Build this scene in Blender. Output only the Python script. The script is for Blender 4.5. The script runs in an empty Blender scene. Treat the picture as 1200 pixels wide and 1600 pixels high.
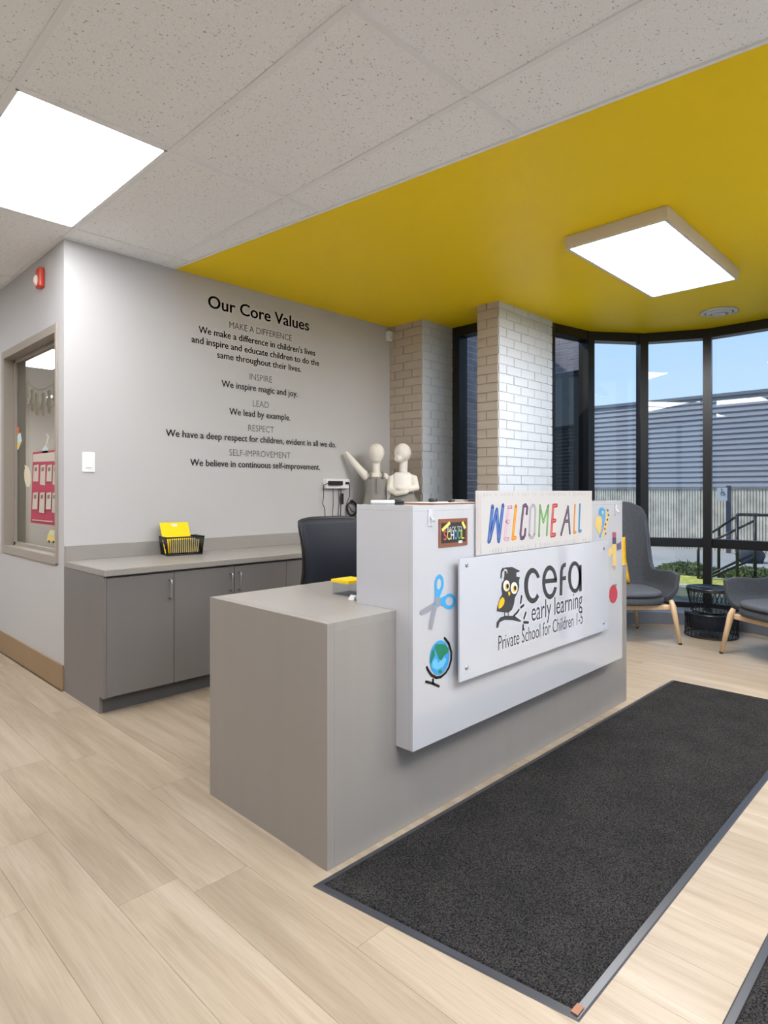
import bpy, bmesh, math, random
from mathutils import Vector, Matrix, Euler
random.seed(7)
SC = bpy.context.scene
COL = SC.collection
PI = math.pi
R = math.radians

# ------------------------------------------------------------------ camera
FPX, HZ, CXP, CAMZ = 969.0, 768.0, 600.0, 1.2
TH = math.atan2(948, 969)
CT, ST = math.cos(TH), math.sin(TH)
cam = bpy.data.cameras.new('camera'); camo = bpy.data.objects.new('camera', cam); COL.objects.link(camo)
cam.sensor_fit = 'HORIZONTAL'; cam.sensor_width = 36; cam.lens = 36 * FPX / 1200
cam.shift_y = -(800 - HZ) / 1200
cam.clip_start = 0.02; cam.clip_end = 300
camo.location = (0, 0, CAMZ); camo.rotation_euler = (PI / 2, 0, TH - PI / 2)
SC.camera = camo
# ------------------------------------------------------------------ sky, sun, exposure
W = bpy.data.worlds.new('sky'); SC.world = W; W.use_nodes = True
nt = W.node_tree; nt.nodes.clear()
wo = nt.nodes.new('ShaderNodeOutputWorld'); bg = nt.nodes.new('ShaderNodeBackground')
tc = nt.nodes.new('ShaderNodeTexCoord'); sep = nt.nodes.new('ShaderNodeSeparateXYZ'); cr = nt.nodes.new('ShaderNodeValToRGB')
nt.links.new(tc.outputs['Generated'], sep.inputs[0]); nt.links.new(sep.outputs['Z'], cr.inputs[0])
cr.color_ramp.elements[0].position = 0.0; cr.color_ramp.elements[0].color = (.66, .82, 1.0, 1)
cr.color_ramp.elements[1].position = 0.75; cr.color_ramp.elements[1].color = (.30, .52, .92, 1)
e_ = cr.color_ramp.elements.new(.22); e_.color = (.47, .69, 1.0, 1)
nt.links.new(cr.outputs[0], bg.inputs[0]); nt.links.new(bg.outputs[0], wo.inputs[0])
bg.inputs[1].default_value = 0.91
sun = bpy.data.lights.new('sun', 'SUN'); suno = bpy.data.objects.new('sun', sun); COL.objects.link(suno)
sun.energy = 2.7; sun.angle = R(.6); sun.color = (1, .93, .82)
suno.rotation_euler = Vector((.35, -.75, -.62)).to_track_quat('-Z', 'Y').to_euler()
suno.location = (0, 0, 12)
VS = SC.view_settings
VS.view_transform = 'Standard'; VS.look = 'None'; VS.gamma = 1; VS.use_curve_mapping = False
VS.exposure = 0.45
LAMP, LAMP2 = 13.0, 22.0          # radiance of the ceiling light diffusers

# ------------------------------------------------------------------ measuring helpers (points on real planes of the room)
def on_y(px, py, Y):
    k = (px - CXP) / FPX; d = Y / (-k * CT + ST)
    return Vector((d * (k * ST + CT), Y, CAMZ + (HZ - py) / FPX * d))
def on_x(px, py, X):
    k = (px - CXP) / FPX; d = X / (k * ST + CT)
    return Vector((X, d * (-k * CT + ST), CAMZ + (HZ - py) / FPX * d))
def proj(X, Y, Z):
    d = X * CT + Y * ST; l = X * ST - Y * CT
    return (CXP + FPX * l / max(d, 1e-3), HZ - FPX * (Z - CAMZ) / max(d, 1e-3), d)

# ------------------------------------------------------------------ materials
def lin(c):
    return tuple(((v / 255) / 12.92 if v / 255 <= .04045 else ((v / 255 + .055) / 1.055) ** 2.4) for v in c) + (1,)
MC = {}
def pm(name, rgb, rough=.5, metal=0, coat=0, var=0.0, vscale=6, bump=0.0, bscale=60, emit=None, espec=None, stretch=None, spec=None):
    if name in MC: return MC[name]
    m = bpy.data.materials.new(name); m.use_nodes = True; MC[name] = m
    n = m.node_tree; b = n.nodes['Principled BSDF']
    b.inputs['Base Color'].default_value = lin(rgb); b.inputs['Roughness'].default_value = rough
    b.inputs['Metallic'].default_value = metal; b.inputs['Coat Weight'].default_value = coat
    b.inputs['Coat Roughness'].default_value = .06
    if spec is not None: b.inputs['Specular IOR Level'].default_value = spec
    if var or bump:
        t = n.nodes.new('ShaderNodeTexCoord'); mp = n.nodes.new('ShaderNodeMapping')
        n.links.new(t.outputs['Object'], mp.inputs[0])
        if stretch: mp.inputs['Scale'].default_value = stretch
    if var:
        ns = n.nodes.new('ShaderNodeTexNoise'); ns.inputs['Scale'].default_value = vscale; ns.inputs['Detail'].default_value = 4
        n.links.new(mp.outputs[0], ns.inputs['Vector'])
        rp = n.nodes.new('ShaderNodeValToRGB'); c = lin(rgb)
        rp.color_ramp.elements[0].position = .3; rp.color_ramp.elements[1].position = .7
        rp.color_ramp.elements[0].color = tuple(v * (1 - var) for v in c[:3]) + (1,)
        rp.color_ramp.elements[1].color = tuple(min(1, v * (1 + var)) for v in c[:3]) + (1,)
        n.links.new(ns.outputs['Fac'], rp.inputs[0]); n.links.new(rp.outputs[0], b.inputs['Base Color'])
    if bump:
        n2 = n.nodes.new('ShaderNodeTexNoise'); n2.inputs['Scale'].default_value = bscale; n2.inputs['Detail'].default_value = 3
        n.links.new(mp.outputs[0], n2.inputs['Vector'])
        bp = n.nodes.new('ShaderNodeBump'); bp.inputs['Strength'].default_value = bump; bp.inputs['Distance'].default_value = .004
        n.links.new(n2.outputs['Fac'], bp.inputs['Height']); n.links.new(bp.outputs[0], b.inputs['Normal'])
    if emit:
        b.inputs['Emission Color'].default_value = lin(rgb) if espec is None else lin(espec)
        b.inputs['Emission Strength'].default_value = emit
    return m
def glass_mat(name, tint=(255, 255, 255), ior=1.5):
    if name in MC: return MC[name]
    m = bpy.data.materials.new(name); m.use_nodes = True; MC[name] = m
    n = m.node_tree; n.nodes.clear()
    o = n.nodes.new('ShaderNodeOutputMaterial'); mix = n.nodes.new('ShaderNodeMixShader')
    tr = n.nodes.new('ShaderNodeBsdfTransparent'); gl = n.nodes.new('ShaderNodeBsdfGlossy')
    lw_ = n.nodes.new('ShaderNodeLayerWeight'); lw_.inputs[0].default_value = .5         # Schlick reflectance, the same from both faces
    pw_ = n.nodes.new('ShaderNodeMath'); pw_.operation = 'POWER'; pw_.inputs[1].default_value = 5
    fr = n.nodes.new('ShaderNodeMath'); fr.operation = 'MULTIPLY_ADD'; fr.inputs[1].default_value = .96; fr.inputs[2].default_value = .04
    n.links.new(lw_.outputs['Facing'], pw_.inputs[0]); n.links.new(pw_.outputs[0], fr.inputs[0])
    tr.inputs[0].default_value = lin(tint); gl.inputs['Roughness'].default_value = .005
    n.links.new(fr.outputs[0], mix.inputs[0]); n.links.new(tr.outputs[0], mix.inputs[1]); n.links.new(gl.outputs[0], mix.inputs[2])
    n.links.new(mix.outputs[0], o.inputs[0]); return m
def nd(n, kind, **kw):
    x = n.nodes.new('ShaderNode' + kind)
    for k, v in kw.items():
        if k in x.inputs: x.inputs[k].default_value = v
        else: setattr(x, k, v)
    return x
def plank_mat():
    m = bpy.data.materials.new('oak_plank'); m.use_nodes = True
    n = m.node_tree; b = n.nodes['Principled BSDF']
    t = nd(n, 'TexCoord'); oi = nd(n, 'ObjectInfo'); ml = nd(n, 'Math', operation='MULTIPLY'); ml.inputs[1].default_value = 37
    n.links.new(oi.outputs['Random'], ml.inputs[0])
    ad = nd(n, 'VectorMath', operation='ADD'); n.links.new(t.outputs['Object'], ad.inputs[0]); n.links.new(ml.outputs[0], ad.inputs[1])
    m1 = nd(n, 'Mapping'); m1.inputs['Scale'].default_value = (9, .8, 1); n.links.new(ad.outputs[0], m1.inputs[0])
    n1 = nd(n, 'TexNoise', Scale=1.3, Detail=4, Distortion=.7); n.links.new(m1.outputs[0], n1.inputs['Vector'])
    m2 = nd(n, 'Mapping'); m2.inputs['Scale'].default_value = (75, 2.6, 1); n.links.new(ad.outputs[0], m2.inputs[0])
    n2 = nd(n, 'TexNoise', Scale=2.0, Detail=5, Distortion=.9); n.links.new(m2.outputs[0], n2.inputs['Vector'])
    r1 = nd(n, 'ValToRGB'); E = r1.color_ramp.elements
    E[0].position = .30; E[0].color = lin((154, 137, 117)); E[1].position = .72; E[1].color = lin((180, 165, 146))
    e = E.new(.5); e.color = lin((167, 151, 130)); n.links.new(n1.outputs['Fac'], r1.inputs[0])
    r2 = nd(n, 'ValToRGB'); E = r2.color_ramp.elements
    E[0].position = .32; E[0].color = (.80, .77, .73, 1); E[1].position = .55; E[1].color = (1, 1, 1, 1); n.links.new(n2.outputs['Fac'], r2.inputs[0])
    mx = nd(n, 'Mix', data_type='RGBA', blend_type='MULTIPLY'); mx.inputs[0].default_value = .55
    n.links.new(r1.outputs[0], mx.inputs[6]); n.links.new(r2.outputs[0], mx.inputs[7])
    mr = nd(n, 'MapRange'); mr.inputs[3].default_value = .95; mr.inputs[4].default_value = 1.03; n.links.new(oi.outputs['Random'], mr.inputs[0])
    hs = nd(n, 'HueSaturation'); n.links.new(mx.outputs[2], hs.inputs['Color']); n.links.new(mr.outputs[0], hs.inputs['Value'])
    n.links.new(hs.outputs[0], b.inputs['Base Color'])
    bp = nd(n, 'Bump'); bp.inputs['Strength'].default_value = .08; bp.inputs['Distance'].default_value = .002
    n.links.new(n2.outputs['Fac'], bp.inputs['Height']); n.links.new(bp.outputs[0], b.inputs['Normal'])
    b.inputs['Roughness'].default_value = .38; b.inputs['Specular IOR Level'].default_value = .45
    return m
def tile_mat():
    m = bpy.data.materials.new('mineral_tile'); m.use_nodes = True
    n = m.node_tree; b = n.nodes['Principled BSDF']; t = nd(n, 'TexCoord')
    oi = nd(n, 'ObjectInfo'); ad = nd(n, 'VectorMath', operation='ADD'); n.links.new(t.outputs['Object'], ad.inputs[0]); n.links.new(oi.outputs['Random'], ad.inputs[1])
    n1 = nd(n, 'TexNoise', Scale=95, Detail=2); n.links.new(ad.outputs[0], n1.inputs['Vector'])
    r1 = nd(n, 'ValToRGB'); E = r1.color_ramp.elements; E[0].position = .28; E[0].color = (.46, .43, .40, 1); E[1].position = .35; E[1].color = (1, 1, 1, 1)
    n.links.new(n1.outputs['Fac'], r1.inputs[0])
    m2 = nd(n, 'Mapping'); m2.inputs['Scale'].default_value = (1, 2.2, 1); n.links.new(ad.outputs[0], m2.inputs[0])
    n2 = nd(n, 'TexNoise', Scale=42, Detail=3, Distortion=1.6); n.links.new(m2.outputs[0], n2.inputs['Vector'])
    r2 = nd(n, 'ValToRGB'); E = r2.color_ramp.elements; E[0].position = .27; E[0].color = (.6, .57, .53, 1); E[1].position = .33; E[1].color = (1, 1, 1, 1)
    n.links.new(n2.outputs['Fac'], r2.inputs[0])
    n3 = nd(n, 'TexNoise', Scale=300, Detail=1); n.links.new(ad.outputs[0], n3.inputs['Vector'])
    r3 = nd(n, 'ValToRGB'); E = r3.color_ramp.elements; E[0].position = .35; E[0].color = lin((238, 240, 242)); E[1].position = .6; E[1].color = lin((249, 250, 251))
    n.links.new(n3.outputs['Fac'], r3.inputs[0])
    a = nd(n, 'Mix', data_type='RGBA', blend_type='MULTIPLY'); a.inputs[0].default_value = 1; c = nd(n, 'Mix', data_type='RGBA', blend_type='MULTIPLY'); c.inputs[0].default_value = 1
    n.links.new(r3.outputs[0], a.inputs[6]); n.links.new(r1.outputs[0], a.inputs[7]); n.links.new(a.outputs[2], c.inputs[6]); n.links.new(r2.outputs[0], c.inputs[7])
    n.links.new(c.outputs[2], b.inputs['Base Color']); b.inputs['Roughness'].default_value = .95; b.inputs['Specular IOR Level'].default_value = .1
    return m
def mat_pile():
    m = bpy.data.materials.new('black_pile'); m.use_nodes = True
    n = m.node_tree; b = n.nodes['Principled BSDF']; t = nd(n, 'TexCoord')
    n1 = nd(n, 'TexNoise', Scale=230, Detail=3); n.links.new(t.outputs['Object'], n1.inputs['Vector'])
    n2 = nd(n, 'TexNoise', Scale=5, Detail=3); n.links.new(t.outputs['Object'], n2.inputs['Vector'])
    r = nd(n, 'ValToRGB'); E = r.color_ramp.elements; E[0].position = .35; E[0].color = lin((22, 22, 23)); E[1].position = .72; E[1].color = lin((74, 72, 71))
    n.links.new(n1.outputs['Fac'], r.inputs[0])
    r2 = nd(n, 'ValToRGB'); E = r2.color_ramp.elements; E[0].position = .3; E[0].color = (.8, .8, .8, 1); E[1].position = .7; E[1].color = (1.12, 1.1, 1.08, 1)
    n.links.new(n2.outputs['Fac'], r2.inputs[0])
    mx = nd(n, 'Mix', data_type='RGBA', blend_type='MULTIPLY'); mx.inputs[0].default_value = 1
    n.links.new(r.outputs[0], mx.inputs[6]); n.links.new(r2.outputs[0], mx.inputs[7]); n.links.new(mx.outputs[2], b.inputs['Base Color'])
    bp = nd(n, 'Bump'); bp.inputs['Strength'].default_value = .9; bp.inputs['Distance'].default_value = .006
    n.links.new(n1.outputs['Fac'], bp.inputs['Height']); n.links.new(bp.outputs[0], b.inputs['Normal'])
    b.inputs['Roughness'].default_value = 1; b.inputs['Specular IOR Level'].default_value = .05
    return m
M = dict(
    wall=pm('wall_paint_grey', (190, 188, 187), .6, var=.015, vscale=2, bump=.05, bscale=140),
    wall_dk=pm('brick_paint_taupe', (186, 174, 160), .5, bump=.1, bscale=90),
    brick_w=pm('brick_paint_white', (210, 215, 222), .25, coat=.35, bump=.16, bscale=70),
    yellow=pm('ceiling_paint_yellow', (250, 216, 0), .5, var=.01, vscale=1.2, spec=.32),
    grid=pm('grid_white_enamel', (238, 239, 240), .5),
    base=pm('baseboard_brown', (150, 124, 92), .5, var=.03),
    lam=pm('laminate_taupe_grey', (150, 144, 138), .36, var=.02, vscale=14, stretch=(1, 1, .06)),
    lamc=pm('laminate_cabinet_grey', (118, 114, 112), .34, var=.02, vscale=14, stretch=(1, 1, .06)),
    lamt=pm('laminate_worktop', (152, 147, 141), .28, var=.02, vscale=20),
    toe=pm('toe_kick_grey', (84, 83, 84), .5),
    white=pm('gloss_white_panel', (195, 195, 199), .12, coat=.6),
    acryl=pm('white_acrylic', (202, 204, 211), .05, coat=1.0),
    paper=pm('white_paper', (214, 213, 210), .7),
    chrome=pm('brushed_steel', (200, 200, 202), .28, metal=1),
    blackm=pm('black_aluminium', (20, 20, 22), .35),
    black=pm('black_plastic', (22, 22, 24), .45),
    frame=pm('window_frame_taupe', (158, 148, 136), .4),
    fabric=pm('charcoal_fabric', (74, 78, 84), .95, var=.12, vscale=60, bump=.35, bscale=240, spec=.2),
    cush=pm('seat_pad_fabric', (86, 90, 98), .9, var=.1, vscale=60, bump=.3, bscale=240, spec=.2),
    oak=pm('oak_leg', (206, 176, 140), .45, var=.08, vscale=9, stretch=(6, 6, .6)),
    mustard=pm('mustard_cushion', (236, 178, 30), .85, var=.06, vscale=30, bump=.2, bscale=160),
    yplastic=pm('yellow_card', (250, 208, 10), .4),
    plush=pm('cream_mannequin_cloth', (232, 226, 216), .9, bump=.1, bscale=200),
    greycloth=pm('grey_uniform_cloth', (140, 136, 130), .9, var=.06, vscale=18, bump=.15, bscale=260),
    red=pm('red_plastic', (206, 62, 34), .3),
    rubber=pm('mat_rubber', (52, 54, 60), .32),
    mesh=pm('chair_mesh_navy', (24, 30, 42), .6, bump=.3, bscale=400),
    ink=pm('black_vinyl', (26, 24, 23), .5), inkg=pm('grey_vinyl', (96, 93, 90), .5),
    logo=pm('logo_charcoal', (56, 57, 60), .3), logoy=pm('logo_yellow', (244, 194, 20), .35), logow=pm('logo_white', (240, 240, 240), .35),
    lamp=pm('lit_diffuser', (255, 253, 250), .5, emit=LAMP, espec=(248, 250, 254)),
    lamp2=pm('lit_diffuser_bright', (255, 253, 250), .5, emit=LAMP2, espec=(250, 250, 252)),
    glass=glass_mat('clear_glass', (246, 249, 249)), acl=glass_mat('clear_acrylic', (246, 248, 250)),
    plank=plank_mat(), tile=tile_mat(), pile=mat_pile(),
)
# ------------------------------------------------------------------ mesh building
class MB:
    def __init__(s): s.v = []; s.f = []; s.sm = []
    def add(s, vs, fs, smooth=False):
        o = len(s.v); s.v += [tuple(v) for v in vs]
        for f in fs: s.f.append(tuple(i + o for i in f)); s.sm.append(smooth)
        return s
    def box(s, x0, x1, y0, y1, z0, z1, bev=0, M_=None):
        if bev:
            bm = bmesh.new(); bmesh.ops.create_cube(bm, size=1)
            for v in bm.verts: v.co = ((x0 + x1) / 2 + v.co.x * (x1 - x0), (y0 + y1) / 2 + v.co.y * (y1 - y0), (z0 + z1) / 2 + v.co.z * (z1 - z0))
            bmesh.ops.bevel(bm, geom=bm.edges[:], offset=bev, segments=2, profile=.5, affect='EDGES')
            bm.verts.index_update(); vs = [v.co.copy() for v in bm.verts]; fs = [[v.index for v in f.verts] for f in bm.faces]; bm.free()
        else:
            vs = [Vector((x, y, z)) for x in (x0, x1) for y in (y0, y1) for z in (z0, z1)]
            fs = [(0, 1, 3, 2), (4, 6, 7, 5), (0, 4, 5, 1), (2, 3, 7, 6), (0, 2, 6, 4), (1, 5, 7, 3)]
        if M_: vs = [M_ @ v for v in vs]
        return s.add(vs, fs)
    def tube(s, pts, r, seg=8, closed=False, caps=True):
        pts = [Vector(p) for p in pts]; n = len(pts); rs = r if isinstance(r, (list, tuple)) else [r] * n
        vs = []; up = None
        for i, p in enumerate(pts):
            a = pts[(i - 1) % n] if (closed or i > 0) else p; b = pts[(i + 1) % n] if (closed or i < n - 1) else p
            t = (b - a).normalized()
            if up is None: up = Vector((0, 0, 1)) if abs(t.z) < .9 else Vector((1, 0, 0))
            x = t.cross(up).normalized(); y = x.cross(t).normalized(); up = y
            for k in range(seg):
                an = 2 * PI * k / seg; vs.append(p + (x * math.cos(an) + y * math.sin(an)) * rs[i])
        fs = []
        for i in range(n if closed else n - 1):
            j = (i + 1) % n
            for k in range(seg): fs.append((i * seg + k, i * seg + (k + 1) % seg, j * seg + (k + 1) % seg, j * seg + k))
        if caps and not closed: fs.append(tuple(range(seg))[::-1]); fs.append(tuple((n - 1) * seg + k for k in range(seg)))
        return s.add(vs, fs, True)
    def lathe(s, prof, c=(0, 0, 0), seg=24, sx=1, sy=1, caps=True):
        vs = []; fs = []
        for (r, z) in prof:
            for k in range(seg):
                a = 2 * PI * k / seg; vs.append((c[0] + sx * r * math.cos(a), c[1] + sy * r * math.sin(a), c[2] + z))
        for i in range(len(prof) - 1):
            for k in range(seg): fs.append((i * seg + k, i * seg + (k + 1) % seg, (i + 1) * seg + (k + 1) % seg, (i + 1) * seg + k))
        s.add(vs, fs, True)
        if caps:
            o = len(s.v) - len(vs)
            s.f.append(tuple(o + k for k in range(seg))[::-1]); s.sm.append(False)
            s.f.append(tuple(o + (len(prof) - 1) * seg + k for k in range(seg))); s.sm.append(False)
        return s
    def sphere(s, c, rx, ry, rz, seg=20, rings=12):
        prof = [(max(1e-4, math.sin(PI * i / rings)), -math.cos(PI * i / rings)) for i in range(rings + 1)]
        o = len(s.v); s.lathe(prof, (0, 0, 0), seg, caps=False)
        for i in range(o, len(s.v)):
            v = s.v[i]; s.v[i] = (c[0] + v[0] * rx, c[1] + v[1] * ry, c[2] + v[2] * rz)
        return s
    def prism(s, poly, vec, base=None):                     # poly: list of 3D points, extruded by vec
        vec = Vector(vec); a = [Vector(p) for p in poly]; n = len(a)
        return s.add(a + [p + vec for p in a], [tuple(range(n))[::-1], tuple(range(n, 2 * n))] + [(i, (i + 1) % n, n + (i + 1) % n, n + i) for i in range(n)])
    def face(s, pts): return s.add(pts, [tuple(range(len(pts)))])
    def xf(s, Mx): s.v = [tuple(Mx @ Vector(v)) for v in s.v]; return s
def mesh_data(name, mb):
    me = bpy.data.meshes.new(name); me.from_pydata(mb.v, [], mb.f)
    me.polygons.foreach_set('use_smooth', mb.sm); me.update()
    bm = bmesh.new(); bm.from_mesh(me); bmesh.ops.recalc_face_normals(bm, faces=bm.faces[:]); bm.to_mesh(me); bm.free()
    return me
def root_loc(p):
    while p is not None and p.parent: p = p.parent
    return p
def link(name, me, mat, parent=None):
    o = bpy.data.objects.new(name, me); COL.objects.link(o)
    if mat is not None and not me.materials: me.materials.append(mat)
    if parent is not None: o.parent = parent
    return o
def obj(name, mb, mat, parent=None, local=False):
    """one mesh object; under an (unrotated) root its vertices are moved into the root's frame unless local"""
    if parent is not None and not local:
        L = root_loc(parent).location
        mb.v = [(v[0] - L.x, v[1] - L.y, v[2] - L.z) for v in mb.v]
    return link(name, mesh_data(name, mb), mat, parent)
def tag(o, label, cat, group=None):
    o['label'] = label; o['category'] = cat
    if group: o['group'] = group
    return o
def thing(name, label, cat, loc=(0, 0, 0), rz=0, group=None):
    o = bpy.data.objects.new(name, None); COL.objects.link(o); o.location = loc; o.rotation_euler = (0, 0, rz); o.empty_display_size = .1
    return tag(o, label, cat, group)
def struct(o, label=None):
    o['kind'] = 'structure'
    if label: o['label'] = label
    return o
def stuff(o): o['kind'] = 'stuff'; return o
def solo(name, mb, mat, label, cat, group=None):             # a thing that is one mesh, origin at its base centre
    xs = [v[0] for v in mb.v]; ys = [v[1] for v in mb.v]; z = min(v[2] for v in mb.v)
    c = Vector(((min(xs) + max(xs)) / 2, (min(ys) + max(ys)) / 2, z))
    mb.v = [(v[0] - c.x, v[1] - c.y, v[2] - c.z) for v in mb.v]
    o = link(name, mesh_data(name, mb), mat); o.location = c
    return tag(o, label, cat, group)
def B(*a, **k): return MB().box(*a, **k)
def text_mesh(s, bold=0.0, spacing=1.0):
    cu = bpy.data.curves.new('t', 'FONT'); cu.body = s; cu.size = 1; cu.offset = min(0, bold); cu.space_character = spacing; cu.resolution_u = 3; cu.fill_mode = 'FRONT'
    o = bpy.data.objects.new('t', cu); COL.objects.link(o)
    dg = bpy.context.evaluated_depsgraph_get(); dg.update()
    me = bpy.data.meshes.new_from_object(o.evaluated_get(dg))
    mb = MB(); mb.v = [tuple(v.co) for v in me.vertices]; mb.f = [tuple(p.vertices) for p in me.polygons]; mb.sm = [False] * len(mb.f)
    bpy.data.objects.remove(o); bpy.data.curves.remove(cu); bpy.data.meshes.remove(me)
    if bold > .005:                                     # heavier strokes: the same outlines set again a hair to either side
        v0, f0 = list(mb.v), list(mb.f)
        for dx, dy in ((-bold, 0), (bold, 0), (0, bold * .6), (0, -bold * .6)): mb.add([(v[0] + dx, v[1] + dy, v[2]) for v in v0], f0)
    return mb
def text_on_y(s, x0, x1, zb, cap, Y, bold=0.0, refcap=.73):   # flat lettering facing -Y: x0..x1, baseline zb, capital height
    mb = text_mesh(s, bold); a = min(v[0] for v in mb.v); b = max(v[0] for v in mb.v)
    sx = (x1 - x0) / (b - a); sz = cap / refcap
    mb.v = [(x0 + (v[0] - a) * sx, Y, zb + v[1] * sz) for v in mb.v]
    return mb

def words(name, mb, mat, parent, gap):
    """one object per word: islands of the flat lettering are joined where the space between them is small"""
    par = list(range(len(mb.v)))
    def fd(a):
        while par[a] != a: par[a] = par[par[a]]; a = par[a]
        return a
    for f_ in mb.f:
        for q in f_[1:]: par[fd(q)] = fd(f_[0])
    isl = {}
    for i, v in enumerate(mb.v): isl.setdefault(fd(i), []).append(i)
    iv = sorted((min(mb.v[i][0] for i in k), max(mb.v[i][0] for i in k), r) for r, k in isl.items())
    groups = []; end = -1e9
    for a, b, r in iv:
        if a - end > gap: groups.append([])
        groups[-1].append(r); end = max(end, b)
    for g in groups:
        g = set(g); idx = {}; m = MB()
        for f_ in mb.f:
            if fd(f_[0]) in g:
                for q in f_:
                    if q not in idx: idx[q] = len(m.v); m.v.append(mb.v[q])
                m.f.append(tuple(idx[q] for q in f_)); m.sm.append(False)
        obj(name, m, mat, parent)

TOP = 2.72                      # ceiling height
YB, XL = 3.981, 1.319           # core-values wall face, inner-window wall face
# ================================================================== SETTING
# ---- floor
XF0, XF1, YF0, YF1 = -2.6, 4.65, -1.9, 7.4
BC, BR = (5.08, 1.62), 1.27      # centre and radius of the bow window
def bowpt(a, r): return (BC[0] + r * math.cos(R(a)), BC[1] + r * math.sin(R(a)))
BA = [92, 65.7, 39.4, 13.1, -13.1, -39.4, -65.7, -92]
fb = MB().box(XF0 - .2, 4.75, YF0 - .1, YF1, -.14, -.006)
fb.prism([(4.6, BC[1] - 1.33, -.14)] + [(*bowpt(a, BR + .06), -.14) for a in BA[::-1]] + [(4.6, BC[1] + 1.33, -.14)], (0, 0, .134))
fb.box(1.44, 5.0, 4.1, 12.0, -.14, -.001)
floor = struct(obj('floor', fb, pm('subfloor', (120, 105, 88), .8)))
PWID, PLEN, X0P = .186, 1.22, .557
pc = {}; rest = MB()
col_off = {1: 1.805 - PLEN}       # a joint seen in the near field
i0, i1 = math.floor((XF0 - X0P) / PWID), math.ceil((6.0 - X0P) / PWID)
for i in range(i0, i1):
    xa, xb = X0P + i * PWID, X0P + (i + 1) * PWID
    xm = (xa + xb) / 2
    xa, xb = max(xa, XF0), xb
    if xm < 1.319: y_lo, y_hi = YF0, YF1
    elif xm < 4.64: y_lo, y_hi = YF0, YB
    else:
        dx = max(0, xb - BC[0]); h = math.sqrt(max(0, 1.1 ** 2 - dx ** 2)); y_lo, y_hi = BC[1] - h, BC[1] + h
        if xm < 5.0: y_lo, y_hi = .45, 2.79
    if y_hi - y_lo < .1: continue
    off = col_off.get(i, random.random() * PLEN)
    y = y_lo - ((y_lo - off) % PLEN)
    while y < y_hi - .01:
        ya, yb = max(y, y_lo), min(y + PLEN, y_hi); y += PLEN
        if yb - ya < .02: continue
        vis = any(-60 < p[0] < 1260 and p[1] < 1700 and p[2] > .3 for p in (proj(px, py, 0) for px in (xa, xm, xb) for py in (ya, (ya + yb) / 2, yb)))
        hid = xm > 1.32 and (ya + yb) / 2 > 1.9 and xm < 3.2
        if vis and not hid:
            key = (round(xb - xa, 3), round(yb - ya, 3))
            if key not in pc:
                w, l = (xb - xa) / 2 - .0004, (yb - ya) / 2 - .0004
                pc[key] = mesh_data('plank', MB().box(-w, w, -l, l, -.006, 0)); pc[key].materials.append(M['plank'])
            o = link('plank', pc[key], None, floor); o.location = (xm if xb - xa > PWID - .001 else (xa + xb) / 2, (ya + yb) / 2, 0)
        else:
            rest.box(xa + .0004, xb - .0004, ya + .0004, yb - .0004, -.006, 0)
stuff(obj('more_planks', rest, M['plank'], floor))

# ---- walls
wb = struct(obj('wall_back', B(XL, 4.15, YB, YB + .12, 0, TOP), M['wall']))
WY0, WY1, WZ0, WZ1 = 4.10, 5.20, .80, 2.18          # inner window opening
wl = MB().box(XL, XL + .12, YB + .12, WY0, 0, TOP).box(XL, XL + .12, WY1, YF1, 0, TOP).box(XL, XL + .12, WY0, WY1, 0, WZ0).box(XL, XL + .12, WY0, WY1, WZ1, TOP)
wall_left = struct(obj('wall_left', wl, M['wall']))
struct(obj('wall_corridor', B(XF0 - .12, XF0, YF0, YF1, 0, TOP), M['wall']))
struct(obj('wall_far', B(XF0, XL, YF1, YF1 + .12, 0, TOP), M['wall']))
# entrance wall behind the viewer, unseen; glazing widened to let in more daylight
ef = MB().box(XF0, -1.1, YF0 - .12, YF0, 0, TOP).box(4.5, 4.85, YF0 - .12, YF0, 0, TOP).box(-1.1, 4.5, YF0 - .12, YF0, 2.62, TOP)
struct(obj('wall_entrance', ef, M['wall']))
eg = obj('door_1', MB().box(-1.1, 4.5, YF0 - .1, YF0 - .03, 0, .06).box(-1.1, 4.5, YF0 - .1, YF0 - .03, 2.56, 2.62), M['blackm']); struct(eg)
for x in (-1.1, .008, 1.116, 2.224, 3.332, 4.44): obj('mullion', B(x, x + .06, YF0 - .1, YF0 - .03, .06, 2.56), M['blackm'], eg)
for x in (-1.04, .068, 1.176, 2.284, 3.392): obj('pane', B(x, x + 1.048, YF0 - .068, YF0 - .06, .06, 2.56), M['glass'], eg)
struct(obj('wall_right', B(4.65, 4.85, YF0, .30, 0, TOP), M['wall']))
# classroom behind the inner window
struct(obj('wall_classroom', MB().box(1.44, 5.0, 12.0, 12.1, 0, TOP).box(5.0, 5.1, 4.1, 12.1, 0, TOP).box(1.32, 1.44, YF1, 12.1, 0, TOP), pm('classroom_paint', (200, 188, 174), .6)))
struct(obj('ceiling_classroom', B(1.44, 5.0, 4.1, 12, TOP, TOP + .04), M['grid']))
# baseboard
struct(obj('baseboard_left', MB().box(XL - .008, XL, YB + .0, YF1, 0, .155, bev=.002), M['base']))
struct(obj('baseboard_corridor', MB().box(XF0, XF0 + .008, YF0, YF1, 0, .155), M['base']))

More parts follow.
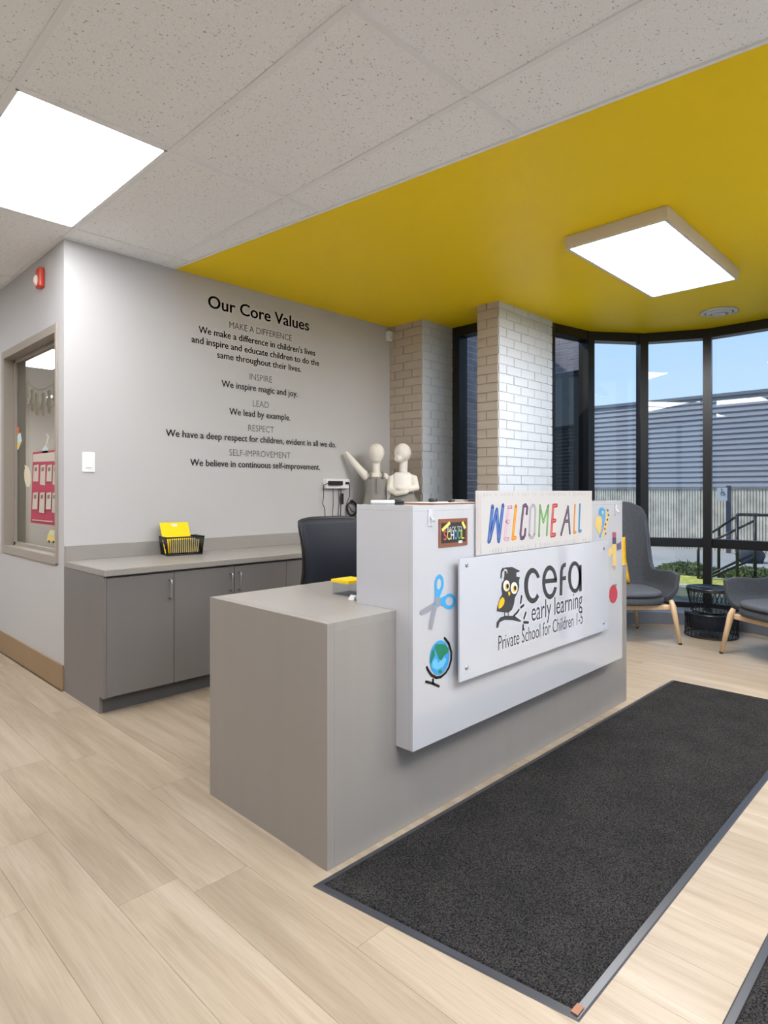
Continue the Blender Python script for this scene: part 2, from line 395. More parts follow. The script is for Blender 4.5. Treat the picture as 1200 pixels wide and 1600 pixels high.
# ---- painted brick piers
bmesh_cache = {}
def brick_face(parent, o, u, n, width, z0, z1, mat, blen=.214, bh=.074, start=0.0, joint=.008, collect=None, proud=.004, base=None):
    """stretcher-bond bricks on a vertical face: o corner, u direction along, n outward normal"""
    rows = int(math.ceil((z1 - z0) / bh)); L = root_loc(parent).location if parent else Vector((0, 0, 0))
    for r in range(rows):
        za, zb = z0 + r * bh + joint / 2, min(z0 + (r + 1) * bh - joint / 2, z1)
        if zb - za < .015: continue
        s = -start - (blen / 2 if r % 2 else 0)
        while s < width - .005:
            a, b = max(s + joint / 2, 0 if s > 0 else 0), min(s + blen - joint / 2, width); s += blen
            if b - a < .012: continue
            t = proud + random.uniform(-.0012, .0016); d = t + .01
            key = (round(b - a, 3), round(zb - za, 3), abs(u[0]) > .5, mat.name)
            if collect is None:
                if key not in bmesh_cache:
                    hw, hz = (b - a) / 2, (zb - za) / 2
                    m = MB().box(-hw, hw, -.007, .007, -hz, hz) if key[2] else MB().box(-.007, .007, -hw, hw, -hz, hz)
                    bmesh_cache[key] = mesh_data('brick', m); bmesh_cache[key].materials.append(mat)
                ob = link('brick', bmesh_cache[key], None, parent)
                c = (a + b) / 2
                ob.location = (o[0] + u[0] * c + n[0] * (t - .007) - L.x, o[1] + u[1] * c + n[1] * (t - .007) - L.y, (za + zb) / 2 - L.z)
            else:
                p = [Vector((o[0] + u[0] * q + n[0] * w, o[1] + u[1] * q + n[1] * w, z)) for q in (a, b) for w in (-.006, t) for z in (za, zb)]
                collect.add(p, [(0, 1, 3, 2), (4, 6, 7, 5), (0, 4, 5, 1), (2, 3, 7, 6), (0, 2, 6, 4), (1, 5, 7, 3)])
PX0, PX1, PY0 = 4.147, 4.61, 3.584
pier = struct(obj('wall_pier', B(PX0 + .005, PX1, PY0 + .005, YB + .12, 0, TOP), M['wall_dk']))
obj('mortar_face', B(PX0 + .004, PX1 - .002, PY0 + .0025, PY0 + .006, 0, TOP), M['brick_w'], pier)
brick_face(pier, (PX0 + .004, PY0), (1, 0), (0, -1), PX1 - PX0 - .006, 0, TOP, M['brick_w'])
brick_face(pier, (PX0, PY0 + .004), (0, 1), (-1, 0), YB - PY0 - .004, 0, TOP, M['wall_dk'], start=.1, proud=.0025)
CX0, CX1, CY0, CY1 = 4.168, 5.012, 2.802, 3.008
colm = struct(obj('wall_column', B(CX0 + .005, CX1 - .005, CY0 + .005, CY1 - .002, 0, TOP), M['wall_dk']))
obj('mortar_face', B(CX0 + .004, CX1 - .004, CY0 + .0025, CY0 + .006, 0, TOP), M['brick_w'], colm)
brick_face(colm, (CX0 + .004, CY0), (1, 0), (0, -1), CX1 - CX0 - .008, 0, TOP, M['brick_w'])
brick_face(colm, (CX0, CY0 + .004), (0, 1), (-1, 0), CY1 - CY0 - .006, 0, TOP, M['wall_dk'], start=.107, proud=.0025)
brick_face(colm, (CX1 - .002, CY0 + .004), (0, 1), (1, 0), CY1 - CY0 - .006, 0, TOP, M['brick_w'], start=.05)
struct(obj('wall_stub', B(4.65, 5.012, .232, .438, 0, TOP), M['brick_w']))

# ---- ceilings
def clip(poly, a, b, c):                                # keep a*x+b*y <= c
    out = []
    for i in range(len(poly)):
        p, q = poly[i], poly[(i + 1) % len(poly)]; dp, dq = a * p[0] + b * p[1] - c, a * q[0] + b * q[1] - c
        if dp <= 0: out.append(p)
        if (dp < 0 < dq) or (dq < 0 < dp):
            t = dp / (dp - dq); out.append((p[0] + t * (q[0] - p[0]), p[1] + t * (q[1] - p[1])))
    return out
YK = .1104                                              # yellow edge: X = 2.03 + YK*(3.98-Y)
def yx(Y): return 2.03 + YK * (3.98 - Y)
sun_block = MB().box(XF0 - .2, 5.0, YF0 - .2, 12.2, TOP + .06, TOP + .16)  # unseen slab over all rooms, put in to block sun and sky
sun_block.prism([(4.6, BC[1] - 1.4, TOP + .06)] + [(*bowpt(a, BR + .1), TOP + .06) for a in BA[::-1]] + [(4.6, BC[1] + 1.4, TOP + .06)], (0, 0, .1))
sun_block.box(4.5, 5.05, 2.7, 4.2, TOP + .06, TOP + .16)
struct(obj('ceiling_sun_block', sun_block, pm('sun_block_grey', (60, 60, 60), .9)))
ceil = struct(obj('ceiling', MB().box(XF0, 2.62, YF0, YB, TOP + .03, TOP + .055).box(XF0, XL, YB, YF1, TOP + .03, TOP + .055), pm('plenum', (70, 68, 66), .9)))
gx = [1.317 + .628 * n for n in range(-7, 4)]; gy = [1.431 + 1.185 * n for n in range(-4, 7)]
LIGHTCELLS = {(5, 5), (5, 1), (2, 3), (8, 0), (2, 5)}    # (column, row) cells holding a troffer
LIGHTCELLS = set()
def cell_is_light(xa, ya):
    i = round((xa - 1.317) / .628); j = round((ya - 1.431) / 1.185)
    return (i, j) in {(-1, 1), (-1, -2), (0, -2), (-4, 2), (-3, 3), (1, -3), (-2, -1)}
tees = []
for a in range(len(gx)):
    for b in range(len(gy) - 1):
        xa = gx[a]; xb = gx[a + 1] if a + 1 < len(gx) else 3.3; ya, yb = gy[b], gy[b + 1]
        poly = [(xa, ya), (xb, ya), (xb, yb), (xa, yb)]
        poly = clip(poly, -1, 0, -XF0); poly = clip(poly, 0, -1, -YF0) if poly else poly
        poly = clip(poly, 0, 1, YB if xa > 1.30 else YF1) if poly else poly
        poly = clip(poly, 1, YK, 2.03 + YK * 3.98 - .012) if poly else poly
        if len(poly) < 3 or cell_is_light(xa, ya): continue
        if max(p[0] for p in poly) - min(p[0] for p in poly) < .02 or max(p[1] for p in poly) - min(p[1] for p in poly) < .02: continue
        obj('ceiling_tile', MB().prism([(*p, TOP + .006) for p in poly], (0, 0, .014)), M['tile'], ceil)
for x in gx:
    if x > 2.6: continue
    y0, y1 = YF0, (YB if x > 1.33 else YF1)
    if x > 2.03: y1 = min(y1, 3.98 - (x - 2.03) / YK)
    if y1 - y0 > .05: obj('grid_tee', B(x - .012, x + .012, y0, y1, TOP, TOP + .008), M['grid'], ceil)
for y in gy:
    if y < YF0 or y > YF1: continue
    x1 = yx(y) if y < YB else XL
    obj('grid_tee', B(XF0, x1, y - .012, y + .012, TOP + .0005, TOP + .008), M['grid'], ceil)
obj('wall_angle', MB().box(XL, yx(YB), YB - .022, YB, TOP - .001, TOP + .006).box(XL - .022, XL, YB - .022, YF1, TOP - .001, TOP + .006), M['grid'], ceil)
p0, p1 = (yx(YF0), YF0), (yx(YB), YB)
yp = [p0, (4.66, YF0), (4.66, .3)] + [bowpt(a, BR + .03) for a in BA[::-1]] + [(4.66, 3.0), (4.66, YB), p1]
struct(obj('ceiling_yellow', MB().prism([(*p, TOP) for p in yp], (0, 0, .05)), M['yellow']))
struct(obj('trim_1', MB().prism([(p0[0] - .016, p0[1], TOP - .002), (p0[0], p0[1], TOP - .002), (p1[0], p1[1], TOP - .002), (p1[0] - .016, p1[1], TOP - .002)], (0, 0, .05)), M['grid']), 'pale edge strip between the tiles and the yellow ceiling')

# ---- bow window and the narrow window
def hdr(r0, r1, z0, z1):
    m = MB()
    for a, b in zip(BA[:-1], BA[1:]):
        p = [(*bowpt(a, r0), z0), (*bowpt(a, r1), z0), (*bowpt(b, r1), z0), (*bowpt(b, r0), z0)]
        m.prism(p, (0, 0, z1 - z0))
    return m
bow = bpy.data.objects.new('window_1', None); COL.objects.link(bow); bow.location = (BC[0], BC[1], 0); struct(bow, 'black framed curved bow window in tall panes')
obj('head_rail', hdr(BR - .07, BR + .05, TOP - .085, TOP), M['blackm'], bow)
obj('transom', hdr(BR - .06, BR + .04, .675, .757), M['blackm'], bow)
obj('sill_rail', hdr(BR - .06, BR + .05, .10, .155), M['blackm'], bow)
for a in BA:
    w = .036; m = MB().box(-.085, .055, -w, w, .1, TOP - .01)
    m.xf(Matrix.Translation((*bowpt(a, BR), 0)) @ Matrix.Rotation(R(a), 4, 'Z'))
    obj('mullion', m, M['blackm'], bow)
for a, b in zip(BA[:-1], BA[1:]):
    for z0, z1 in ((.155, .675), (.757, TOP - .085)):
        p = [(*bowpt(a, BR - .003), z0), (*bowpt(a, BR + .003), z0), (*bowpt(b, BR + .003), z0), (*bowpt(b, BR - .003), z0)]
        obj('pane', MB().prism(p, (0, 0, z1 - z0)), M['glass'], bow)
cb = MB()
ang = [i for i in range(-66, 67, 6)]
for a, b in zip(ang[:-1], ang[1:]):
    p = [(*bowpt(a, .86), 0), (*bowpt(a, BR - .03), 0), (*bowpt(b, BR - .03), 0), (*bowpt(b, .86), 0)]
    cb.prism(p, (0, 0, .105))
struct(obj('trim_2', cb, pm('curb_blue_grey', (116, 120, 130), .5)), 'low grey curb along the foot of the bow window')
nw = struct(obj('window_2', MB().box(4.57, 4.69, 3.01, 3.10, 0, TOP).box(4.57, 4.69, 3.50, 3.59, 0, TOP).box(4.57, 4.69, 3.1, 3.5, TOP - .085, TOP).box(4.57, 4.69, 3.1, 3.5, 0, .12), M['blackm']), 'narrow black framed window between brick pier and column')
obj('pane', B(4.627, 4.633, 3.10, 3.50, .12, TOP - .085), M['glass'], nw)
struct(obj('trim_3', B(4.585, 4.622, PY0 - .014, PY0 + .01, 0, TOP), pm('brown_trim', (120, 104, 80), .5)), 'thin brown strip beside the narrow window')

# ---- inner window
w3 = MB(); f = .052
w3.box(XL - .014, XL + .135, WY0 - f + .03, WY0 + .004, WZ0 - f + .01, WZ1 + f, bev=.003).box(XL - .014, XL + .135, WY1 - .004, WY1 + f, WZ0 - f, WZ1 + f, bev=.003)
w3.box(XL - .0135, XL + .134, WY0, WY1, WZ1 - .004, WZ1 + f - .001, bev=.003).box(XL - .0135, XL + .134, WY0, WY1, WZ0 - f + .001, WZ0 + .004, bev=.003)
w3.box(XL + .055, XL + .07, WY0, WY1, WZ0, WZ0 + .028).box(XL + .055, XL + .07, WY0, WY1, WZ1 - .028, WZ1).box(XL + .055, XL + .07, WY1 - .03, WY1, WZ0, WZ1).box(XL + .055, XL + .07, WY0, WY0 + .028, WZ0, WZ1)
win = struct(obj('window_3', w3, M['frame']), 'interior window with taupe metal frame')
obj('pane', B(XL + .071, XL + .077, WY0, WY1, WZ0, WZ1), M['glass'], win)

# ================================================================== CEILING LIGHTS
def troffer(i, j, label, grp=None):
    xa, xb = 1.317 + .628 * i + .012, 1.317 + .628 * (i + 1) - .012; ya, yb = 1.431 + 1.185 * j + .012, 1.431 + 1.185 * (j + 1) - .012
    t = thing('ceiling_light', label, 'light', ((xa + xb) / 2, (ya + yb) / 2, TOP), 0, grp)
    m = MB().box(xa, xa + .012, ya, yb, TOP + .001, TOP + .028).box(xb - .012, xb, ya, yb, TOP + .001, TOP + .028).box(xa, xb, ya, ya + .012, TOP + .001, TOP + .028).box(xa, xb, yb - .012, yb, TOP + .001, TOP + .028)
    obj('frame', m, M['grid'], t)
    obj('diffuser', B(xa + .012, xb - .012, ya + .012, yb - .012, TOP + .005, TOP + .02), M['lamp'], t)
troffer(-1, 1, 'lit rectangular troffer set flush among the white ceiling tiles above the corner')
for (i, j, l) in [(-1, -2, 'added unseen troffer nearest the entrance glass on the desk side'), 
                  (-4, 2, 'added unseen troffer along the corridor wall past the viewer'), (-3, 3, 'added unseen troffer far along the corridor'), (1, -3, 'added unseen troffer right by the entrance glass'), (-2, -1, 'added unseen troffer straight above the viewer'), (0, -2, 'added unseen troffer above the entrance mats')]:
    troffer(i, j, l, 'added fill troffers out of view')  # unseen troffers, added to brighten the room and the desk front
def surface_light(LX0, LX1, LY0, LY1, label):
  TOP = 2.7195
  t = thing('surface_light', label, 'light', ((LX0 + LX1) / 2, (LY0 + LY1) / 2, TOP), 0, 'panel lights on the yellow ceiling')
  m = MB()
  m.box(LX0, LX0 + .022, LY0, LY1, TOP - .075, TOP, bev=.003).box(LX1 - .022, LX1, LY0, LY1, TOP - .075, TOP, bev=.003).box(LX0 + .022, LX1 - .022, LY0, LY0 + .022, TOP - .075, TOP, bev=.003).box(LX0 + .022, LX1 - .022, LY1 - .022, LY1, TOP - .075, TOP, bev=.003)
  obj('housing', m, pm('white_housing', (214, 206, 194), .4), t)
  obj('diffuser', B(LX0 + .022, LX1 - .022, LY0 + .022, LY1 - .022, TOP - .07, TOP - .05), M['lamp2'], t)
surface_light(3.40, 4.71, 1.225, 1.815, 'square lit panel light in white housing under the yellow ceiling')
surface_light(3.10, 4.41, -.95, -.36, 'added unseen panel light on the yellow ceiling near the entrance')  # out-of-view twin of the panel, added to light the desk front
t = thing('ceiling_diffuser', 'round white air diffuser on the yellow ceiling by the bow window', 'vent', (5.72, 1.64, TOP))
wm = pm('diffuser_white', (216, 216, 214), .35)
obj('outer_cone', MB().lathe([(.145, -.001), (.15, -.006), (.115, -.016), (.108, -.006)], (5.72, 1.64, TOP), 40, caps=False), wm, t)
obj('middle_cone', MB().lathe([(.10, -.008), (.095, -.02), (.07, -.028), (.064, -.012)], (5.72, 1.64, TOP), 40, caps=False), wm, t)
obj('centre_disc', MB().lathe([(.055, -.02), (.05, -.03), (.02, -.036), (.001, -.036)], (5.72, 1.64, TOP), 32), wm, t)
obj('throat', MB().lathe([(.107, -.004), (.05, -.0045), (.001, -.005)], (5.72, 1.64, TOP), 32), pm('vent_dark', (60, 60, 58), .8), t)
# classroom light
t = thing('classroom_light', 'lit panel light seen through the inner window', 'light', (2.35, 7.7, TOP))
obj('frame', MB().box(2.1, 2.62, 7.1, 8.3, TOP - .012, TOP - .001), M['grid'], t)
obj('diffuser', B(2.12, 2.60, 7.12, 8.28, TOP - .016, TOP - .011), M['lamp'], t)
for k, (xa, ya, w) in enumerate(((3.3, 4.8, 'nearest the back of the core values wall'), (3.3, 9.6, 'far inside the classroom'), (2.0, 9.9, 'by the classroom far wall'))):  # extra panels added to brighten the classroom, mostly hidden from view
    t = thing('classroom_light', 'added classroom fill panel light ' + w, 'light', (xa + .3, ya + .6, TOP))
    obj('frame', B(xa, xa + .6, ya, ya + 1.2, TOP - .012, TOP - .001), M['grid'], t); obj('diffuser', B(xa + .02, xa + .58, ya + .02, ya + 1.18, TOP - .016, TOP - .011), M['lamp'], t)
# ================================================================== RECEPTION DESK
DX0, DX1, DY0, DY1, DZ = 1.274, 3.525, 1.497, 2.212, .782
t = thing('reception_desk', 'taupe laminate reception desk with raised gloss white front', 'desk', (2.4, 1.8, 0))
obj('end_panel', B(DX0, DX0 + .03, DY0, DY1, 0, DZ, bev=.0012), M['lam'], t)
obj('end_panel', B(DX1 - .03, DX1, DY0, DY1, 0, DZ - .03, bev=.0012), M['lam'], t)
obj('front_panel', B(DX0 + .03, DX1 - .03, DY0, DY0 + .025, 0, DZ - .03, bev=.0012), M['lam'], t)
ct = obj('counter_top', B(DX0 + .03, DX1, DY0, DY1, DZ - .03, DZ, bev=.0012), M['lamt'], t)
obj('pedestal', B(DX0 + .03, DX0 + .45, DY0 + .03, DY1 - .02, .02, DZ - .03), M['lam'], t)
for k, (z0, z1) in enumerate(((.06, .36), (.365, .56), (.565, .745))):
    d = obj('drawer', B(DX0 + .035, DX0 + .445, DY1 - .02, DY1 - .003, z0, z1, bev=.001), M['lam'], t)
    obj('handle', B(DX0 + .18, DX0 + .30, DY1 - .003, DY1 + .014, (z0 + z1) / 2 - .006, (z0 + z1) / 2 + .006, bev=.002), M['chrome'], d)
WX0, WX1, WY_, WYB, WZB, WZT = 1.591, 3.284, 1.418, 1.70, .305, 1.152
wpoly = [(WY_, WZB), (DY0, WZB), (DY0, DZ), (WYB, DZ), (WYB, WZT), (WY_, WZT)]
def ysl(x0, x1, poly): return MB().prism([(x0, y, z) for y, z in poly], (x1 - x0, 0, 0))
obj('upper_side_panel', ysl(WX0, WX0 + .02, [(WY_ + .02, WZB), (DY0, WZB), (DY0, DZ + .0005), (WYB, DZ + .0005), (WYB, WZT - .02), (WY_ + .02, WZT - .02)]), M['white'], t)
obj('upper_side_panel', ysl(WX1 - .02, WX1, [(WY_ + .02, WZB), (DY0, WZB), (DY0, DZ + .0005), (WYB, DZ + .0005), (WYB, WZT - .02), (WY_ + .02, WZT - .02)]), M['white'], t)
obj('upper_front_panel', B(WX0, WX1, WY_, WY_ + .02, WZB, WZT - .02, bev=.001), M['white'], t)
obj('upper_back_panel', B(WX0 + .02, WX1 - .02, WYB - .02, WYB, DZ + .0005, WZT - .02), M['white'], t)
obj('transaction_top', B(WX0, WX1, WY_, WYB, WZT - .02, WZT, bev=.001), M['white'], t)
obj('underside_panel', B(WX0 + .02, WX1 - .02, WY_ + .02, DY0, WZB, WZB + .02), M['white'], t)

# ---- flat shapes traced on the desk front: crop(ox, oy, scale) -> pixel -> point on the plane
def tracer(ox, oy, sc, Y):
    return lambda cx, cy, dy=0.0: on_y(ox + cx / sc, oy + cy / sc, Y - dy)
def ell(cx, cy, rx, ry, n=22, rot=0, a0=0, a1=360):
    c, s = math.cos(R(rot)), math.sin(R(rot)); out = []
    full = a1 - a0 >= 360
    for i in range(n if full else n + 1):
        a = R(a0 + (a1 - a0) * i / n); x, y = rx * math.cos(a), ry * math.sin(a); out.append((cx + x * c - y * s, cy + x * s + y * c))
    return out
def flat(T, pts, dy, thick=0.0):
    w = [T(x, y, dy) for x, y in pts]
    return MB().prism(w, (0, thick, 0)) if thick else MB().face(w)
def ribbon(T, pts, wid, dy, mb=None, closed=False):          # stroke of real width along traced points, rounded caps
    mb = mb or MB(); P_ = [T(x, y, dy) for x, y in pts]; n = len(P_)
    for i in range(n if closed else n - 1):
        a, b = P_[i], P_[(i + 1) % n]; d = (b - a); d.y = 0
        if d.length < 1e-6: continue
        d.normalize(); q = Vector((-d.z, 0, d.x)) * wid / 2
        mb.face([a + q, b + q, b - q, a - q])
    for i, p in enumerate(P_):
        mb.face([p + Vector((math.cos(2 * PI * k / 12), -.00001 * (i % 3), math.sin(2 * PI * k / 12))) * (wid / 2) for k in range(12)])
    return mb
def ring(T, outer, inner, dy):
    n = len(outer); o = [T(x, y, dy) for x, y in outer]; i_ = [T(x, y, dy) for x, y in inner]
    return MB().add(o + i_, [(k, (k + 1) % n, n + (k + 1) % n, n + k) for k in range(n)])
def arc(T, outer, inner, dy):
    n = len(outer); o = [T(x, y, dy) for x, y in outer]; i_ = [T(x, y, dy) for x, y in inner]
    return MB().add(o + i_, [(k, k + 1, n + k + 1, n + k) for k in range(n - 1)])

# ---- acrylic logo sign
SY = 1.386
t = thing('logo_sign', 'large white acrylic sign with owl logo mounted on the desk front', 'sign', (2.43, WY_, .5))
obj('panel', B(1.812, 3.046, SY, SY + .008, .502, .953, bev=.001), M['acryl'], t)
for x, z in ((1.853, .928), (1.853, .549), (2.993, .915), (2.990, .543)):
    m = MB().lathe([(.0075, 0), (.0075, .003), (.005, .004)], seg=14); m.xf(Matrix.Translation((x, SY, z)) @ Matrix.Rotation(PI / 2, 4, 'X'))
    m2 = MB().lathe([(.005, 0), (.005, .026)], seg=12); m2.xf(Matrix.Translation((x, WY_ - .001, z)) @ Matrix.Rotation(PI / 2, 4, 'X')); m.add(m2.v, m2.f)
    obj('standoff', m, M['chrome'], t)
T = tracer(760, 870, 7.5, SY)
D = .0006
owl = obj('owl_body', flat(T, [(215, 125), (300, 118), (345, 140), (395, 165), (372, 183), (352, 182), (352, 232), (395, 240), (386, 265), (382, 300), (386, 335), (380, 380), (360, 430), (335, 480), (322, 560), (300, 620), (260, 655), (200, 650), (120, 640), (125, 590), (160, 480), (185, 440), (175, 370), (180, 310), (205, 270), (207, 190), (198, 150)], D), M['logo'], t)
for cx, cy, rx, ry in ((236, 340, 38, 66), (326, 366, 40, 70)):
    e = obj('eye', flat(T, ell(cx, cy, rx, ry), 2 * D), M['logow'], owl)
for cx, cy in ((244, 350), (332, 372)): obj('iris', flat(T, ell(cx, cy, 23, 40, 14), 3 * D), M['logoy'], owl)
for cx, cy in ((249, 344), (338, 366)): obj('pupil', flat(T, ell(cx, cy, 14, 27, 12), 4 * D), M['ink'], owl)
obj('beak', flat(T, [(254, 415), (269, 404), (283, 428), (270, 462), (258, 445)], 2 * D), M['logoy'], owl)
obj('wing', flat(T, [(187, 473), (208, 485), (214, 520), (203, 560), (180, 592), (150, 612), (139, 592), (146, 545), (163, 500)], 2 * D), M['logoy'], owl)
obj('tassel', ribbon(T, [(195, 140), (178, 170), (172, 240)], .010, D), M['logo'], owl)
obj('tassel_curl', ribbon(T, [(204, 232), (206, 165), (222, 150), (240, 165), (242, 188)], .006, 2 * D), M['logow'], owl)
obj('branch', MB().add(*(lambda a: (a.v, a.f))(flat(T, [(115, 835), (118, 770), (160, 712), (220, 690), (330, 692), (380, 728), (412, 755), (390, 762), (300, 742), (210, 740), (155, 768), (138, 832)], D))), M['logo'], t)
lg = ribbon(T, [(214, 688), (214, 650)], .006, D); ribbon(T, [(256, 688), (256, 655)], .006, D, lg); obj('owl_legs', lg, M['logo'], t)
lf = ribbon(T, [(320, 692), (358, 655), (380, 622)], .010, D)
for a, b in (((402, 540), (412, 462)), ((405, 592), (436, 568)), ((441, 720), (462, 655)), ((440, 768), (490, 770)), ((430, 850), (430, 802))): ribbon(T, [a, b], .011, D, lf)
obj('leaves', lf, M['logo'], t)
# the word: c e f a
obj('letter', arc(T, ell(540, 338, 98, 208, 34, 0, 38, 332), ell(546, 338, 58, 150, 34, 0, 36, 326), D), M['logo'], t)
m = arc(T, ell(742, 298, 88, 198, 34, 0, 18, 352), ell(744, 298, 54, 142, 34, 0, 22, 352), D)
m2 = flat(T, [(690, 262), (800, 250), (828, 262), (828, 300), (690, 314)], D); m.add(m2.v, m2.f); obj('letter', m, M['logo'], t)
m = flat(T, [(858, 452), (862, 180), (875, 110), (900, 78), (932, 66), (932, 112), (910, 124), (896, 160), (888, 452)], D)
m2 = flat(T, [(892, 232), (932, 222), (932, 270), (890, 278)], D); m.add(m2.v, m2.f); obj('letter', m, M['logo'], t)
m = ring(T, ell(1035, 238, 78, 186, 36), ell(1037, 238, 46, 138, 36), D)
m2 = flat(T, [(1086, 100), (1116, 92), (1118, 400), (1088, 408)], D); m.add(m2.v, m2.f); obj('letter', m, M['logo'], t)
words('word', text_on_y('early learning', 2.307, 2.761, .652, .085, SY - D, -.002), M['logo'], t, .018)
words('word', text_on_y('Private School for Children 1-5', 2.06, 2.765, .574, .062, SY - D, -.004), M['logo'], t, .012)

# ---- welcome poster
PYY = 1.4085
PX_0, PX_1 = 1.945, 2.909
t = thing('welcome_poster', 'white poster with colourful letters standing above the desk front', 'poster', (2.43, PYY, .953))
obj('sheet', B(PX_0, PX_1, PYY, PYY + .004, .953, 1.203), pm('poster_sheet', (204, 200, 197), .6), t)
T = tracer(740, 760, 6.316, PYY); D = .0006
WM = dict(bl=(44, 92, 170), pk=(222, 170, 190), orr=(236, 150, 24), pu=(84, 56, 92), gr=(166, 164, 172), gn=(112, 168, 88), rd=(206, 78, 70), dk=(82, 66, 84), or2=(224, 140, 56), tl=(44, 130, 172))
def wl_(col, strokes, wid=.017):
    m = MB()
    for s_ in strokes: ribbon(T, s_, wid, D, m)
    l = obj('letter', m, pm('poster_' + col, WM[col], .6), t)
    m = MB()
    for s_ in strokes: ribbon(T, s_, wid * .3, D * 1.8, m)
    obj('letter_highlight', m, pm('poster_hi_' + col, tuple(min(255, int(c + (255 - c) * .28)) for c in WM[col]), .6), l)
wl_('bl', [[(188, 202), (150, 542)], [(158, 530), (230, 232), (248, 538), (290, 190)]], .020)
wl_('pk', [[(376, 203), (344, 206), (308, 522), (342, 518)], [(328, 352), (354, 346)]], .016)
wl_('orr', [[(418, 196), (386, 514), (412, 508)]], .018)
wl_('pu', [[(524, 268), (530, 210), (514, 182), (492, 196), (462, 470), (470, 514), (492, 508), (507, 478), (511, 426)]], .015)
wl_('gr', [[(580, 188), (597, 188), (610, 215), (602, 470), (586, 502), (564, 504), (550, 480), (560, 218), (580, 188)]], .013)
wl_('gn', [[(646, 488), (656, 190), (688, 352), (738, 190), (722, 478)]], .014)
wl_('rd', [[(820, 188), (786, 192), (766, 484), (802, 476)], [(778, 342), (806, 336)]], .019)
wl_('dk', [[(864, 474), (932, 202), (950, 460)], [(896, 346), (942, 340)]], .016)
wl_('or2', [[(1001, 186), (990, 456), (1008, 450)]], .014)
wl_('tl', [[(1050, 180), (1040, 444), (1060, 438)]], .014)
m = MB()
for k in range(46):
    x = PX_0 + .03 + k * (PX_1 - PX_0 - .06) / 45
    for z in (1.188, .966):
        if random.random() < .75:
            w = random.uniform(.0012, .003); hh = random.uniform(.008, .02); m.face([(x - w, PYY - D, z - hh / 2), (x + w, PYY - D, z - hh / 2), (x + w, PYY - D, z + hh / 2), (x - w, PYY - D, z + hh / 2)])
stuff(obj('border_marks', m, pm('poster_marks', (180, 175, 170), .7), t))
m = MB()
for k, x in enumerate((1.951, 1.960, 1.972)): m.face([(x, PYY - D, .97), (x + .003, PYY - D, .97), (x + .003, PYY - D, 1.19), (x, PYY - D, 1.19)])
obj('edge_stripes', m, pm('poster_stripes', (206, 180, 168), .7), t)

# ---- stickers on the white front
FY = WY_ - .0008
def sticker(name, label, x, z): return thing(name, label, 'sticker', (x, FY, z))
t = sticker('scissors_sticker', 'paper scissors with blue handles stuck on the desk front', 1.69, .7); T = tracer(640, 880, 7.62, FY); D = .0006
blue = pm('sticker_blue', (66, 166, 222), .5); greyb = pm('sticker_grey', (152, 152, 160), .5)
m = flat(T, [(300, 462), (200, 520), (120, 570), (122, 600), (148, 622), (215, 592), (290, 545)], D)
obj('blade', m, greyb, t); obj('blade', flat(T, [(280, 520), (325, 530), (300, 640), (285, 720), (266, 795), (230, 780), (234, 700), (255, 590)], D * 1.2), greyb, t)
m = ring(T, ell(352, 245, 56, 112, 28, 4), ell(352, 245, 27, 66, 28, 6), D); m2 = flat(T, [(300, 300), (306, 405), (358, 408), (396, 300), (352, 345)], D * 1.1); m.add(m2.v, m2.f); obj('handle', m, blue, t)
m = ring(T, ell(472, 455, 76, 95, 28, 15), ell(474, 452, 44, 54, 28, 15), D); m2 = flat(T, [(425, 388), (362, 415), (365, 505), (425, 512), (415, 455)], D * 1.1); m.add(m2.v, m2.f); obj('handle', m, blue, t)
obj('pivot_plate', flat(T, [(303, 405), (360, 408), (372, 500), (330, 532), (285, 505)], D * 1.6), greyb, t)
obj('pivot', flat(T, ell(302, 482, 14, 22, 12), D * 2.4), blue, t)
t = sticker('globe_sticker', 'paper globe on a black stand stuck on the desk front', 1.69, .5)
obj('ocean', flat(T, ell(356, 1124, 116, 208, 36, 6), D), pm('sticker_ocean', (60, 160, 216), .5), t)
obj('pale_sea', flat(T, [(312, 1130), (345, 1190), (375, 1150), (420, 1120), (440, 1150), (400, 1230), (330, 1270), (270, 1240), (275, 1170)], D * 1.5), pm('sticker_sea', (112, 192, 236), .5), t)
lm = pm('sticker_land', (36, 128, 92), .5)
obj('land', flat(T, [(318, 962), (420, 965), (468, 1020), (456, 1062), (402, 1110), (382, 1160), (350, 1140), (322, 1062), (296, 1010)], D * 2), lm, t)
obj('land', flat(T, [(288, 1010), (302, 1090), (272, 1150), (256, 1206), (244, 1170), (262, 1062)], D * 2), lm, t)
obj('land', flat(T, ell(366, 1290, 22, 22, 12), D * 2), lm, t)
obj('meridian_arm', ribbon(T, [(418, 892), (468, 958), (498, 1060), (496, 1150), (470, 1240), (430, 1305), (375, 1352), (320, 1364), (262, 1332), (222, 1275), (206, 1240)], .010, D), M['ink'], t)
m = ribbon(T, [(280, 1385), (280, 1430)], .009, D); ribbon(T, [(196, 1410), (275, 1432), (350, 1466)], .009, D, m); obj('stand', m, M['ink'], t)
t = sticker('school_board_sticker', 'small chalkboard sign reading back to school on the desk front', 1.75, .95); T = tracer(620, 760, 3.158, FY)
a, b = T(206, 302), T(346, 150); bx0, bx1, bz0, bz1 = a.x, b.x, a.z, b.z - .004
obj('frame', B(bx0, bx1, FY - .003, FY, bz0, bz1), pm('sticker_wood', (138, 84, 60), .6), t)
obj('slate', B(bx0 + .012, bx1 - .012, FY - .0036, FY - .002, bz0 + .014, bz1 - .014), pm('sticker_slate', (44, 46, 46), .7), t)
yy = FY - .0042; bw = bx1 - bx0; bh_ = bz1 - bz0
obj('lettering', text_on_y('BACK TO', bx0 + .27 * bw, bx0 + .78 * bw, bz0 + .53 * bh_, .020, yy, 0), M['paper'], t)
